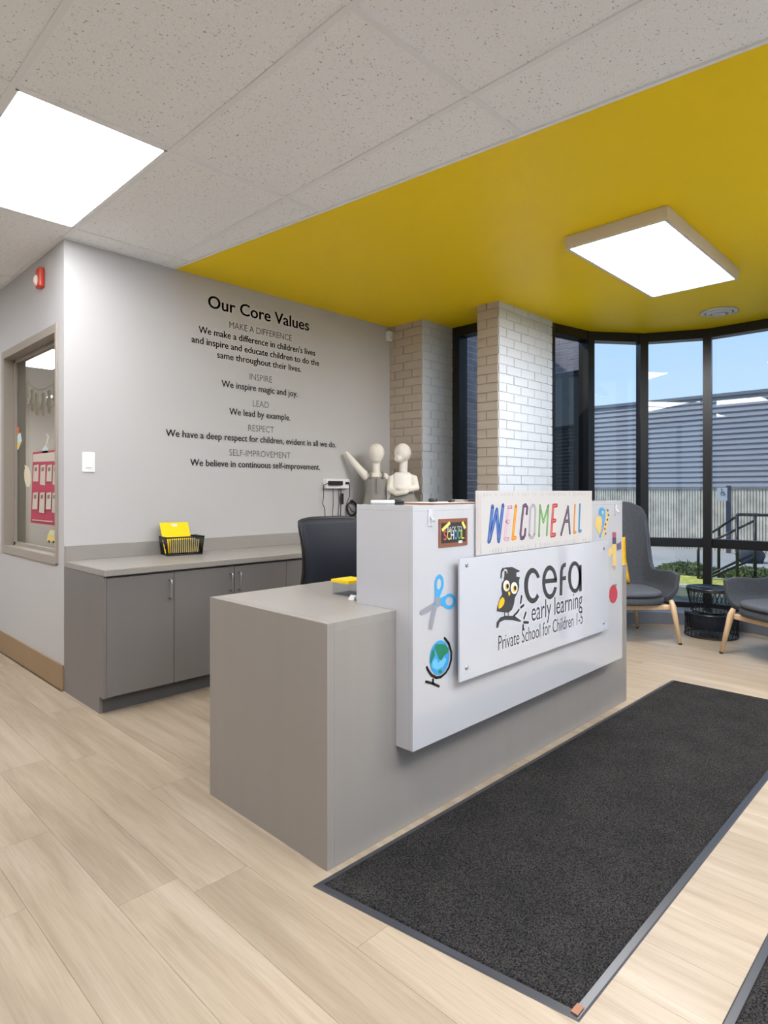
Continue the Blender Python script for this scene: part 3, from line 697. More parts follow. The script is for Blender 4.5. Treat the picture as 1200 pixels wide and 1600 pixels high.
for k, (c, colr) in enumerate(zip('SCHOOL', ((230, 90, 90), (240, 226, 90), (236, 236, 232), (80, 170, 220), (110, 190, 120), (240, 220, 80)))):
    xx = bx0 + (.14 + .125 * k) * bw; obj('lettering', text_on_y(c, xx, xx + .105 * bw, bz0 + .25 * bh_, .036, yy, 0), pm('chalk_%d' % k, colr, .7), t)
def quad_px(x0, z0, x1, z1, w):
    d = Vector((x1 - x0, 0, z1 - z0)).normalized(); q = Vector((-d.z, 0, d.x)) * w / 2; a, b = Vector((x0, yy, z0)), Vector((x1, yy, z1)); return MB().face([a + q, b + q, b - q, a - q])
ych = pm('chalk_yellow', (244, 236, 120), .7)
obj('chalk_stick', quad_px(bx0 + .09 * bw, bz0 + .60 * bh_, bx0 + .36 * bw, bz0 + .86 * bh_, .012), ych, t)
obj('chalk_stick', quad_px(bx0 + .80 * bw, bz0 + .86 * bh_, bx0 + .90 * bw, bz0 + .62 * bh_, .012), ych, t)
obj('eraser', quad_px(bx0 + .66 * bw, bz0 + .14 * bh_, bx0 + .80 * bw, bz0 + .14 * bh_, .010), M['paper'], t)
T = tracer(900, 760, 8.0, FY); D = .0006
t = sticker('book_sticker', 'yellow and blue paper book stuck near the desk corner', 3.1, 1.0)
tan = pm('sticker_tan', (222, 192, 120), .6)
obj('cover', flat(T, [(262, 370), (318, 372), (330, 420), (322, 530), (296, 612), (236, 490), (244, 430)], D), tan, t)
obj('cover', flat(T, [(366, 272), (402, 330), (416, 372), (372, 590), (332, 640), (310, 640), (352, 500)], D), tan, t)
obj('band', flat(T, [(328, 350), (366, 272), (372, 380), (350, 500), (312, 640), (290, 640), (328, 530)], D * 1.6), pm('sticker_band', (98, 160, 224), .6), t)
obj('badge', flat(T, ell(325, 318, 38, 56), D * 2.2), blue, t); obj('badge_dot', flat(T, ell(335, 325, 13, 24, 10), D * 2.8), tan, t)
m = MB()
for k in range(6):
    q = flat(T, ell(398 + 14 * math.sin(k * 1.3) - 6 * k, 300 + k * 58, 10, 15, 8), D * 2.2); m.add(q.v, q.f)
obj('spiral_dots', m, pm('sticker_dark', (84, 74, 96), .6), t)
t = sticker('pencil_sticker', 'tan paper pencil with pink eraser stuck near the desk corner', 3.2, .8)
obj('shaft', flat(T, [(456, 720), (502, 720), (502, 990), (456, 990)], D), tan, t); obj('tip', flat(T, [(456, 990), (502, 990), (490, 1040), (482, 1052), (474, 1040)], D), pm('sticker_tip', (176, 160, 150), .6), t)
obj('ferrule', flat(T, [(456, 640), (502, 640), (502, 720), (456, 720)], D), pm('sticker_dark', (84, 74, 96)), t); obj('eraser', flat(T, [(456, 575), (502, 572), (502, 640), (456, 640)], D), pm('sticker_pink', (176, 84, 116), .6), t)
obj('ruler', flat(T, [(402, 792), (455, 742), (455, 832), (410, 890)], D), tan, t)
obj('sharpener', flat(T, [(506, 718), (545, 700), (562, 680), (566, 780), (516, 802)], D), pm('sticker_mauve', (110, 96, 122), .6), t)
t = sticker('apple_sticker', 'red paper apple stuck low near the desk corner', 3.2, .65)
obj('fruit', flat(T, [(470, 1225), (500, 1250), (520, 1320), (516, 1390), (490, 1448), (460, 1462), (434, 1440), (416, 1380), (420, 1300), (440, 1250)], D), pm('sticker_red', (190, 62, 76), .5), t)
obj('leaf', flat(T, [(474, 1240), (500, 1215), (512, 1235), (490, 1256)], D * 1.6), pm('sticker_leaf', (110, 120, 96), .6), t)
for px, py, w in ((672, 809, 'near the chalkboard sticker'), (962, 797, 'near the book sticker')):
    c = on_y(px, py, FY)
    hk = thing('adhesive_hook', 'small clear adhesive hook on the desk front ' + w, 'hook', (c.x, FY, c.z - .03), 0)
    obj('backplate', B(c.x - .012, c.x + .012, FY - .003, FY, c.z - .03, c.z + .03, bev=.001), pm('hook_plastic', (206, 206, 210), .2), hk)
    obj('prong', MB().tube([(c.x, FY - .003, c.z + .005), (c.x, FY - .012, c.z - .008), (c.x, FY - .018, c.z - .012), (c.x, FY - .022, c.z - .003)], .0035, 8), pm('hook_plastic', (206, 206, 210)), hk)

# ---- things on the desk
zt = WZT
t = thing('clipboard', 'brown clipboard with white sheet lying on the raised desk top', 'clipboard', (1.92, 1.57, zt))
obj('board', B(1.78, 2.08, 1.48, 1.68, zt + .0005, zt + .004, bev=.001), pm('hardboard', (150, 104, 70), .6), t)
obj('sheet', B(1.80, 2.06, 1.49, 1.67, zt + .004, zt + .0055), M['paper'], t); obj('clip', B(2.035, 2.07, 1.54, 1.62, zt + .0055, zt + .015, bev=.002), M['chrome'], t)
def pen(name, label, x0, y0, x1, y1, z, rad, body, capm):
    d = Vector((x1 - x0, y1 - y0, 0)); t = thing(name, label, 'pen', ((x0 + x1) / 2, (y0 + y1) / 2, z))
    a = Vector((x0, y0, z + rad)); obj('barrel', MB().tube([a, a + d * .68, a + d * .7], [rad, rad, rad * .9], 10), body, t)
    obj('cap', MB().tube([a + d * .69, a + d * .97, a + d], [rad * 1.08, rad * 1.08, rad * .6], 10), capm, t)
pen('marker_pen', 'white marker with black cap on the desk top by the mannequins', 1.63, 1.66, 1.765, 1.62, zt, .008, M['paper'], M['black'])
pen('marker_pen', 'black pen lying on the clipboard sheet', 1.92, 1.52, 2.00, 1.56, zt + .0055, .006, M['black'], M['black'])
pen('marker_pen', 'thick black marker lying across the clipboard sheet', 1.90, 1.60, 1.99, 1.645, zt + .0055, .008, M['black'], M['black'])
t = thing('note_holder', 'clear acrylic holder with yellow notes on the low counter', 'note holder', (1.71, 1.86, DZ))
obj('holder', MB().box(1.66, 1.76, 1.82, 1.824, DZ + .0005, DZ + .05).box(1.66, 1.76, 1.916, 1.92, DZ + .0005, DZ + .05).box(1.66, 1.664, 1.824, 1.916, DZ + .0005, DZ + .05).box(1.756, 1.76, 1.824, 1.916, DZ + .0005, DZ + .05), M['acl'], t)
obj('notes', B(1.655, 1.765, 1.818, 1.922, DZ + .05, DZ + .062, bev=.001), M['yplastic'], t)
obj('tray', B(1.665, 1.755, 1.825, 1.915, DZ + .0005, DZ + .004), M['acl'], t)
t = thing('binder_clip', 'small white and black clip on the low counter', 'clip', (1.63, 1.76, DZ))
obj('jaw', MB().prism([(1.615, 1.745, DZ + .0005), (1.645, 1.745, DZ + .0005), (1.63, 1.745, DZ + .018)], (0, .03, 0)), M['paper'], t)
obj('lever', MB().tube([(1.622, 1.745, DZ + .012), (1.605, 1.72, DZ + .006), (1.64, 1.72, DZ + .006), (1.638, 1.745, DZ + .012)], .002, 6), M['black'], t)

# ================================================================== CABINET RUN
CYF = 3.385; CE = 4.14
units = [(XL, 1.72, 1, 'single door base cabinet at the outside wall corner'), (1.72, 2.52, 2, 'two door base cabinet under the yellow basket'),
         (2.52, 3.32, 2, 'two door base cabinet behind the office chair'), (3.32, CE, 2, 'two door base cabinet under the mannequins')]
for k, (xa, xb, n, lab) in enumerate(units):
    t = thing('base_cabinet', lab, 'cabinet', ((xa + xb) / 2, 3.68, 0), 0, 'grey base cabinets along the back wall')
    m = MB()
    if k == 0: m.prism([(xa, 3.44, 0), (xa, YB - .002, 0), (xa, YB - .002, .745), (xa, CYF, .745), (xa, CYF, .09), (xa, 3.44, .09)], (.016, 0, 0)); xa2 = xa + .016
    else: xa2 = xa
    obj('body', m.box(xa2, xb, CYF + .02, YB - .002, .09, .745), M['lamc'], t)
    obj('toe_kick', B(xa2, xb, 3.44, 3.455, 0, .09), M['toe'], t)
    w = (xb - xa2) / n
    for q in range(n):
        d = obj('door', B(xa2 + q * w + .0015, xa2 + (q + 1) * w - .0015, CYF, CYF + .018, .093, .733, bev=.0012), M['lamc'], t)
        hx = xa2 + (q + 1) * w - .03 if (q == 0) else xa2 + q * w + .03
        obj('handle', MB().tube([(hx, CYF + .001, .585), (hx, CYF - .028, .585), (hx, CYF - .03, .590), (hx, CYF - .03, .684), (hx, CYF - .028, .690), (hx, CYF + .001, .690)], .005, 8), M['chrome'], d)
t = thing('worktop', 'long grey laminate worktop with low backsplash along the wall', 'worktop', (2.7, 3.7, .745))
obj('slab', B(XL - .002, CE + .004, 3.366, YB - .001, .7455, .782, bev=.004), M['lamt'], t)
obj('backsplash', B(XL, CE + .004, YB - .022, YB - .001, .782, .872, bev=.002), M['lamt'], t)

# ---- basket with folders
t = thing('wire_basket', 'black slatted basket on the worktop near the outside corner', 'basket', (2.01, 3.85, .783), R(-8))
bwid, bd, bh = .125, .075, .125
def bfr(z): s = .90 + .10 * z / bh; return bwid * s, bd * s
m = MB().box(-bwid * .9, bwid * .9, -bd * .9, bd * .9, 0, .006)
obj('base', m, M['black'], t, True)
for nm, zz in (('rim', bh - .008), ('lower_band', .004)):
    a, b = bfr(zz); m = MB().tube([(-a, -b, zz), (a, -b, zz), (a, b, zz), (-a, b, zz)], .006, 6, closed=True); obj(nm, m, M['black'], t, True)
for k in range(19):
    u = -1 + 2 * k / 18
    for s_ in (-1, 1):
        a0, b0 = bfr(0.004); a1, b1 = bfr(bh - .006)
        obj('slat', MB().tube([(u * a0, s_ * b0, .004), (u * a1, s_ * b1, bh - .006)], .0028, 5), M['black'], t, True)
for k in range(8):
    u = -1 + 2 * (k + .5) / 8
    for s_ in (-1, 1):
        a0, b0 = bfr(0.004); a1, b1 = bfr(bh - .006)
        obj('slat', MB().tube([(s_ * a0, u * b0, .004), (s_ * a1, u * b1, bh - .006)], .0042, 5), M['black'], t, True)
def card(loc, rx, rz, w, h, mat, name, label, th=.004):
    m = B(-w / 2, w / 2, -th / 2, th / 2, 0, h, bev=.0008)
    o = obj(name, m, mat); o.location = loc; o.rotation_euler = (rx, 0, rz); return tag(o, label, 'folder')
fo = card((1.975, 3.812, .797), R(-30), R(-8), .19, .225, M['yplastic'], 'yellow_folder', 'tall yellow folder leaning back in the black basket')
obj('label_mark', B(-.018, .018, -.0032, -.0021,   .195, .212, bev=.0005), M['paper'], fo, True)
card((2.0, 3.852, .80), R(-24), R(-8), .18, .09, pm('card_ochre', (200, 168, 40), .6), 'card_folder', 'ochre card folder inside the black basket')
card((2.0, 3.786, .80), R(0), R(-8), .19, .085, pm('card_tan', (206, 188, 120), .6), 'card_folder', 'tan card folder behind the basket slats')

# ================================================================== WALL THINGS
t = thing('wall_lettering', 'black vinyl core values lettering on the grey wall', 'lettering', (2.7, YB - .001, 1.38))
LN = [('Our Core Values', 2.278, 3.194, 2.512, .092, .018, 'ink'), ('MAKE A DIFFERENCE', 2.451, 3.017, 2.398, .050, .004, 'inkg'),
      ("We make a difference in children's lives", 2.204, 3.258, 2.318, .050, .02, 'ink'), ('and inspire and educate children to do the', 2.15, 3.299, 2.241, .050, .02, 'ink'),
      ('same throughout their lives.', 2.35, 3.113, 2.164, .050, .018, 'ink'), ('INSPIRE', 2.625, 2.828, 2.042, .050, .004, 'inkg'), ('We inspire magic and joy.', 2.386, 3.076, 1.96, .050, .02, 'ink'),
      ('LEAD', 2.653, 2.798, 1.843, .050, .004, 'inkg'), ('We lead by example.', 2.45, 3.004, 1.764, .050, .02, 'ink'), ('RESPECT', 2.612, 2.846, 1.655, .050, .004, 'inkg'),
      ('We have a deep respect for children, evident in all we do.', 1.962, 3.485, 1.574, .050, .022, 'ink'), ('SELF-IMPROVEMENT', 2.45, 3.004, 1.463, .050, .004, 'inkg'),
      ('We believe in continuous self-improvement.', 2.14, 3.309, 1.38, .050, .022, 'ink')]
for s_, x0, x1, z, cap, bold, mt in LN: words('word', text_on_y(s_, x0, x1, z, cap, YB - .0012, bold), M[mt], t, cap * .24)
wp = pm('switch_white', (236, 236, 234), .35)
t = thing('light_switch', 'white rocker light switch on the wall above the worktop', 'switch', (1.46, YB, 1.32))
obj('plate', B(1.422, 1.498, YB - .006, YB, 1.32, 1.443, bev=.002), wp, t); obj('rocker', B(1.443, 1.477, YB - .011, YB - .006, 1.348, 1.415, bev=.002), wp, t)
t = thing('fire_strobe', 'small red fire alarm strobe high on the wall above the inner window', 'alarm', (XL, 4.365, 2.5))
obj('housing', B(XL - .035, XL, 4.325, 4.405, 2.505, 2.635, bev=.012), M['red'], t); obj('lens', MB().sphere((XL - .034, 4.375, 2.555), .02, .022, .035), pm('strobe_lens', (240, 222, 210), .15), t)
t = thing('motion_sensor', 'small white motion sensor in the corner under the yellow ceiling', 'sensor', (4.115, YB, 2.585))
obj('housing', B(4.088, 4.142, YB - .045, YB, 2.585, 2.675, bev=.008), wp, t); obj('lens', B(4.096, 4.134, YB - .05, YB - .043, 2.60, 2.635, bev=.003), pm('sensor_lens', (220, 218, 212), .3), t)
# charging station
t = thing('charging_station', 'white wall charger box with black adapters and hanging cords', 'charger', (3.465, YB, 1.2))
obj('housing', B(3.34, 3.60, YB - .05, YB, 1.225, 1.305, bev=.006), wp, t)
obj('adapter', B(3.352, 3.50, YB - .075, YB - .05, 1.252, 1.288, bev=.004), M['black'], t); obj('plug', B(3.545, 3.578, YB - .07, YB - .05, 1.262, 1.282, bev=.004), M['black'], t)
yq = YB - .03
def cord(pts, rad=.0035): return obj('cord', MB().tube(pts, rad, 6), M['black'], t)
cord([(3.352, YB - .06, 1.27), (3.325, yq, 1.255), (3.322, yq, 1.15), (3.312, yq, 1.10), (3.335, yq, 1.06), (3.345, yq, .90)])
cord([(3.575, YB - .06, 1.272), (3.592, YB - .055, 1.255), (3.594, YB - .055, 1.16), (3.585, yq, 1.11), (3.575, yq, 1.05), (3.572, yq, .90)])
for x, z in ((3.425, 1.225), (3.49, 1.225), (3.515, 1.225)): cord([(x, yq, z), (x + .004, yq, z - .12), (x - .004, yq, z - .2), (x, yq, .90)], .003 if x < 3.5 else .004)
obj('handset', B(3.528, 3.548, YB - .03, YB - .01, 1.09, 1.185, bev=.004), M['black'], t)
t = thing('cord_coil', 'round black cord coil hanging beside the wall charger', 'cord', (3.625, YB - .02, .99))
cc = (3.652, YB - .02, 1.052)
obj('loop', MB().tube([(cc[0] + .055 * math.cos(a * PI / 12), cc[1], cc[2] + .06 * math.sin(a * PI / 12)) for a in range(24)], .009, 8, closed=True), M['black'], t)
obj('tail', MB().tube([(cc[0] - .03, cc[1], cc[2] + .02), (cc[0] - .01, cc[1], cc[2] - .015), (cc[0] + .02, cc[1], cc[2] - .03)], .004, 6), M['black'], t)
obj('tie', B(cc[0] - .008, cc[0] + .008, cc[1] - .012, cc[1] + .019, cc[2] + .046, cc[2] + .075, bev=.002), M['black'], t)

# ================================================================== MANNEQUINS
def body(balls, limbs, mat, parent):
    """one continuous figure: overlapping rounded volumes fused by a voxel remesh"""
    m = MB()
    for c, rx, ry, rz in balls: m.sphere(c, rx, ry, rz, 20, 14)
    for pts, rad in limbs:
        m.tube(pts, rad, 14); m.sphere(pts[-1], rad[-1], rad[-1], rad[-1], 14, 10); m.sphere(pts[0], rad[0], rad[0], rad[0], 14, 10)
    o = obj('body', m, mat, parent, True)
    r = o.modifiers.new('fuse', 'REMESH'); r.mode = 'VOXEL'; r.voxel_size = .0075; r.use_smooth_shade = True
    q = o.modifiers.new('soft', 'SMOOTH'); q.factor = .5; q.iterations = 5
    return o
def skirt(parent, prof, name='dress', sx=1.0, sy=.72, pleats=7):
    m = MB(); seg = 48; vs = []; fs = []
    for i, (r, z) in enumerate(prof):
        k = i / (len(prof) - 1)
        for q in range(seg):
            a = 2 * PI * q / seg; rr = r * (1 + .045 * k * math.cos(a * pleats)); vs.append((sx * rr * math.cos(a), sy * rr * math.sin(a), z))
    for i in range(len(prof) - 1):
        for q in range(seg): fs.append((i * seg + q, i * seg + (q + 1) % seg, (i + 1) * seg + (q + 1) % seg, (i + 1) * seg + q))
    m.add(vs, fs, True); o = obj(name, m, M['greycloth'], parent, True); s = o.modifiers.new('th', 'SOLIDIFY'); s.thickness = .005; return o
MZ = .783
# first: facing the room, one arm raised
p = on_y(588, 708, 3.78)
t = thing('child_mannequin', 'cream child mannequin in grey pinafore with one arm raised', 'mannequin', (p.x, 3.78, MZ), R(-40))
h = p.z - MZ
LEGS = [([(s_ * .02, 0, .31), (s_ * .05, 0, .26), (s_ * .055, 0, .14), (s_ * .055, 0, .035), (s_ * .058, -.055, .026)], [.06, .054, .037, .026, .023]) for s_ in (-1, 1)]
body([((0, -.004, h + .004), .071, .076, .080), ((0, -.014, h - .045), .048, .050, .045), ((0, 0, h - .24), .092, .062, .075), ((0, 0, h - .36), .086, .064, .11), ((0, 0, .33), .095, .072, .09)],
     [([(0, .004, h - .06), (0, .004, h - .19)], [.034, .036]), ([(-.07, 0, h - .215), (-.085, 0, h - .205), (-.16, -.01, h - .125), (-.225, -.015, h - .045), (-.255, -.02, h - .005)], [.036, .038, .032, .025, .018]),
      ([(.07, 0, h - .205), (.088, 0, h - .225), (.108, -.012, h - .33), (.118, -.05, h - .43), (.11, -.085, h - .45)], [.036, .036, .029, .022, .018])] + LEGS, M['plush'], t)
skirt(t, [(.086, h - .205), (.100, h - .23), (.098, h - .33), (.115, h - .42), (.165, .20)], 'pinafore')
for s_ in (-1, 1): obj('strap', MB().tube([(s_ * .05, -.07, h - .22), (s_ * .056, -.045, h - .165), (s_ * .058, .01, h - .158), (s_ * .05, .062, h - .22)], .011, 6), M['greycloth'], t, True)
obj('placket', B(-.006, .006, -.084, -.074, h - .34, h - .215, bev=.002), M['greycloth'], t, True)
for o in [c for c in t.children if c.name.startswith('placket')]: o['label'] = 'vertical front pleat of the pinafore'
# second: head turned towards the first, arms folded
p = on_y(629, 708, 3.60)
t = thing('child_mannequin', 'cream child mannequin in white shirt and grey skirt with folded arms', 'mannequin', (p.x, 3.60, MZ), R(-48))
h = p.z - MZ
body([((0, -.004, h + .004), .074, .078, .080), ((-.030, -.038, h - .048), .040, .042, .036), ((0, 0, h - .25), .095, .064, .075), ((0, 0, h - .36), .088, .066, .11), ((0, 0, .33), .095, .072, .09)],
     [([(.010, .006, h - .06), (.004, .004, h - .19)], [.036, .038]), ([(-.07, 0, h - .215), (-.088, 0, h - .215), (-.108, -.03, h - .315), (-.05, -.088, h - .345), (.03, -.108, h - .335)], [.036, .038, .032, .026, .020]),
      ([(.07, 0, h - .215), (.090, 0, h - .215), (.114, -.025, h - .30), (.055, -.092, h - .310), (-.035, -.112, h - .295)], [.036, .040, .034, .027, .020])] + LEGS, M['plush'], t)
sh = skirt(t, [(.06, h - .165), (.09, h - .20), (.094, h - .28), (.096, h - .345)], 'shirt', pleats=5); sh.data.materials.clear(); sh.data.materials.append(pm('white_shirt', (238, 234, 228), .85, bump=.2, bscale=60))
skirt(t, [(.095, h - .335), (.105, h - .37), (.125, .34), (.155, .20)], 'skirt', pleats=11)

# ================================================================== OFFICE CHAIR
t = thing('office_chair', 'black mesh back office chair behind the reception desk', 'office chair', (2.44, 2.62, 0), R(2))
m = MB(); nx, nz = 12, 12; vs = []
for j in range(nz + 1):
    for i in range(nx + 1):
        u = -1 + 2 * i / nx; v = j / nz; w = .205 + .035 * v - .012 * max(0, v - .9) * 10
        vs.append((u * w, .235 + .03 * v - .045 * u * u + .05 * (1 - v) ** 2 - .03 * math.sin(v * PI), .60 + .438 * v - .012 * u ** 4 * (v > .95)))
fs = [(j * (nx + 1) + i, j * (nx + 1) + i + 1, (j + 1) * (nx + 1) + i + 1, (j + 1) * (nx + 1) + i) for j in range(nz) for i in range(nx)]
bk = obj('backrest', m.add(vs, fs, True), M['mesh'], t, True); s = bk.modifiers.new('th', 'SOLIDIFY'); s.thickness = .012
edge = [vs[i] for i in range(nx + 1)] + [vs[j * (nx + 1) + nx] for j in range(1, nz + 1)] + [vs[nz * (nx + 1) + i] for i in range(nx - 1, -1, -1)] + [vs[j * (nx + 1)] for j in range(nz - 1, 0, -1)]
obj('back_frame', MB().tube(edge, .013, 8, closed=True), M['black'], t, True)
obj('lumbar_bar', MB().tube([(-.21, .215, .76), (-.1, .25, .765), (.1, .25, .765), (.21, .215, .76)], .008, 8), M['black'], t, True)
obj('seat', MB().box(-.24, .24, -.24, .22, .44, .51, bev=.03), M['mesh'], t, True)
obj('back_bracket', MB().tube([(0, .10, .43), (0, .26, .44), (0, .30, .56), (0, .28, .74)], .018, 8), M['black'], t, True)
for s_ in (-1, 1): obj('armrest', MB().tube([(s_ * .235, .05, .45), (s_ * .275, .05, .55), (s_ * .275, .05, .64)], .014, 8).box(s_ * .275 - .035, s_ * .275 + .035, -.10, .13, .64, .665, bev=.01), M['black'], t, True)
obj('gas_lift', MB().lathe([(.05, .43), (.05, .40), (.026, .39), (.026, .20), (.04, .19), (.04, .09)], seg=16), M['black'], t, True)
for k in range(5):
    a = 2 * PI * k / 5 + .3; c, s_ = math.cos(a), math.sin(a)
    lg = obj('base_spoke', MB().tube([(0, 0, .115), (.15 * c, .15 * s_, .105), (.28 * c, .28 * s_, .08)], [.025, .02, .015], 8), M['black'], t, True)
    cm = MB().lathe([(.027, -.012), (.027, .012)], seg=14); cm.xf(Matrix.Translation((.28 * c, .28 * s_, .0275)) @ Matrix.Rotation(a, 4, 'Z') @ Matrix.Rotation(PI / 2, 4, 'X'))
    obj('caster', cm.tube([(.28 * c, .28 * s_, .03), (.28 * c, .28 * s_, .085)], .01, 6), M['black'], lg, True)

# ================================================================== LOUNGE CHAIRS
def wing_chair(name, label, loc, rz, cushion=None):
    t = thing(name, label, 'armchair', loc, rz, 'wing armchairs in the bow window')
    # shell: a sheet wrapped from one arm tip round the back to the other
    plan = [(-.335, -.25), (-.330, -.17), (-.324, -.06), (-.314, .05), (-.298, .14), (-.268, .215), (-.20, .262), (-.10, .288), (0, .295)]
    plan = plan + [(-x, y) for x, y in plan[-2::-1]]
    tops = [.545, .562, .556, .548, .60, .99, 1.09, 1.112, 1.115]; tops = tops + tops[-2::-1]
    lean = [.03, .03, .03, .03, .03, .08, .12, .14, .15]; lean = lean + lean[-2::-1]
    # densify
    def dens(L, k=4):
        out = []
        for i in range(len(L) - 1):
            for q in range(k):
                u = q / k; p0 = L[max(i - 1, 0)]; p1 = L[i]; p2 = L[i + 1]; p3 = L[min(i + 2, len(L) - 1)]
                f_ = lambda a, b, c, d: .5 * (2 * b + (c - a) * u + (2 * a - 5 * b + 4 * c - d) * u * u + (3 * b - a - 3 * c + d) * u ** 3)
                out.append(tuple(f_(*z) for z in zip(p0, p1, p2, p3)) if isinstance(L[0], tuple) else f_(p0, p1, p2, p3))
        out.append(L[-1]); return out
    P_, Tp, Ln = dens(plan), dens(tops), dens(lean); n = len(P_); nv = 9; vs = []
    for i in range(n):
        x, y = P_[i]; nxm = Vector((x, y * .9)).normalized()
        fr = 1 - min(1, max(0, (-.16 - y) / .14)) ** 2 * .35
        for j in range(nv + 1):
            v = j / nv; zb = .305 + (1 - fr) * .35
            z = zb + (Tp[i] - zb) * v; inn = (1 - min(1, (z - .305) / .14)) ** 2 * .10
            o_ = Ln[i] * max(0, (z - .32)) / max(.2, Tp[i] - .32)
            vs.append((x - nxm.x * inn + nxm.x * o_ * .75, y - nxm.y * inn + nxm.y * o_, z))
    fs = [(i * (nv + 1) + j, (i + 1) * (nv + 1) + j, (i + 1) * (nv + 1) + j + 1, i * (nv + 1) + j + 1) for i in range(n - 1) for j in range(nv)]
    o = obj('shell', MB().add(vs, fs, True), M['fabric'], t, True)
    s = o.modifiers.new('th', 'SOLIDIFY'); s.thickness = .038; s.offset = 0
    s = o.modifiers.new('bv', 'BEVEL'); s.width = .014; s.segments = 3; s.limit_method = 'ANGLE'
    def pad(a, b, y0, y1, z0, z1, pw=3.2, nm='p'):
        m = MB(); rings = 7; seg = 40; prof = []
        for q in range(rings + 1):
            an = -PI / 2 + PI * q / rings; prof.append((math.cos(an) ** .45 if math.cos(an) > 1e-6 else .0, math.sin(an)))
        vs = []; fs = []; yc, hy = (y0 + y1) / 2, (y1 - y0) / 2; xc, hx = (a + b) / 2, (b - a) / 2
        for (rr, zz) in prof:
            for k in range(seg):
                an = 2 * PI * k / seg; c, s_ = math.cos(an), math.sin(an); q = (abs(c) ** pw + abs(s_) ** pw) ** (-1 / pw); rad = .86 + .14 * rr if rr > .01 else .75
                rad = rad if rr > .01 else .0001 if False else rad
                vs.append((xc + hx * c * q * rad, yc + hy * s_ * q * rad, (z0 + z1) / 2 + (z1 - z0) / 2 * zz))
        for i in range(rings):
            for k in range(seg): fs.append((i * seg + k, i * seg + (k + 1) % seg, (i + 1) * seg + (k + 1) % seg, (i + 1) * seg + k))
        m.add(vs, fs, True); m.f += [tuple(range(seg))[::-1], tuple(rings * seg + k for k in range(seg))]; m.sm += [True, True]; return m
    obj('seat_base', pad(-.29, .29, -.315, .26, .303, .367), M['fabric'], t, True)
    obj('seat_pad', pad(-.265, .265, -.325, .22, .369, .412), M['cush'], t, True)
    for sx in (-1, 1):
        obj('leg', MB().tube([(sx * .318, -.215, .335), (sx * .326, -.232, .29), (sx * .355, -.29, .012)], [.017, .024, .014], 10), M['oak'], t, True)
        obj('leg', MB().tube([(sx * .20, .20, .30), (sx * .225, .25, .15), (sx * .26, .30, .012)], [.022, .019, .013], 10), M['oak'], t, True)
        for (fx, fy) in ((sx * .356, -.292), (sx * .261, .302)): obj('foot_glide', MB().lathe([(.013, 0), (.015, .012)], (fx, fy, 0), 10), M['black'], t, True)
    obj('cross_rail', MB().box(-.315, .315, -.225, -.185, .258, .298, bev=.008), M['oak'], t, True)
    for sx in (-1, 1): obj('side_rail', MB().tube([(sx * .305, -.20, .278), (sx * .215, .22, .278)], .019, 8), M['oak'], t, True)
    return t
def lw(lat, dep): return (lat * ST + dep * CT, -lat * CT + dep * ST)
c1 = lw(1.965, 5.15)
wing_chair('wing_armchair', 'charcoal high back armchair with yellow cushion beside the desk end', (*c1, 0), R(-45.6))
wing_chair('wing_armchair', 'charcoal armchair cut off by the right edge of the picture', (5.124, .976, 0), R(-118))
# cushion leaning against the backrest
m = MB(); n = 14; vs = []
for sgn in (1, -1):
    for j in range(n + 1):
        for i in range(n + 1):
            u, v = -1 + 2 * i / n, -1 + 2 * j / n; k = (1 - u ** 4) * (1 - v ** 4); pinch = 1 - .07 * (1 - abs(u)) * abs(v) ** 2 - .07 * (1 - abs(v)) * abs(u) ** 2
            vs.append((u * .20 * pinch, sgn * (.008 + .055 * k ** .6), .20 + v * .20 * pinch))
N_ = (n + 1) ** 2
fs = [(j * (n + 1) + i, j * (n + 1) + i + 1, (j + 1) * (n + 1) + i + 1, (j + 1) * (n + 1) + i) for j in range(n) for i in range(n)]
fs = fs + [tuple(N_ + q for q in f_[::-1]) for f_ in fs]
per = [i for i in range(n + 1)] + [j * (n + 1) + n for j in range(1, n + 1)] + [n * (n + 1) + i for i in range(n - 1, -1, -1)] + [j * (n + 1) for j in range(n - 1, 0, -1)]
fs += [(per[k], per[(k + 1) % len(per)], N_ + per[(k + 1) % len(per)], N_ + per[k]) for k in range(len(per))]
cu = obj('throw_cushion', MB().add(vs, fs, True), M['mustard']); tag(cu, 'mustard yellow cushion leaning in the high back armchair', 'cushion')
cw = lw(1.905, 5.15 + .155); cu.location = (*cw, .418); cu.rotation_euler = Euler((R(-16), 0, R(-45.6)), 'XYZ')
# ---- wire side table
TCX, TCY = 5.60, 1.665
t = thing('wire_side_table', 'black wire basket side table between the two armchairs', 'side table', (TCX, TCY, 0))
wire = M['black']
def ringt(r, z, w=.005): return MB().tube([(TCX + r * math.cos(2 * PI * k / 36), TCY + r * math.sin(2 * PI * k / 36), z) for k in range(36)], w, 6, closed=True)
obj('table_top', MB().lathe([(.001, .385), (.18, .385), (.19, .388), (.19, .402), (.183, .402), (.18, .394), (.001, .394)], (TCX, TCY, 0), 40, caps=False), pm('table_black', (30, 34, 42), .25), t)
for r, z in ((.185, .38), (.15, .21), (.2, .19), (.2, .008)): obj('ring', ringt(r, z), wire, t)
m = MB()
for k in range(30):
    a = 2 * PI * k / 30
    for s_ in (-1, 1):
        b = a + s_ * .35; m.tube([(TCX + .185 * math.cos(a), TCY + .185 * math.sin(a), .38), (TCX + .152 * math.cos(b), TCY + .152 * math.sin(b), .21)], .0022, 4, caps=False)
        m.tube([(TCX + .2 * math.cos(a), TCY + .2 * math.sin(a), .19), (TCX + .2 * math.cos(b), TCY + .2 * math.sin(b), .008)], .0022, 4, caps=False)
stuff(obj('wire_lattice', m, wire, t))
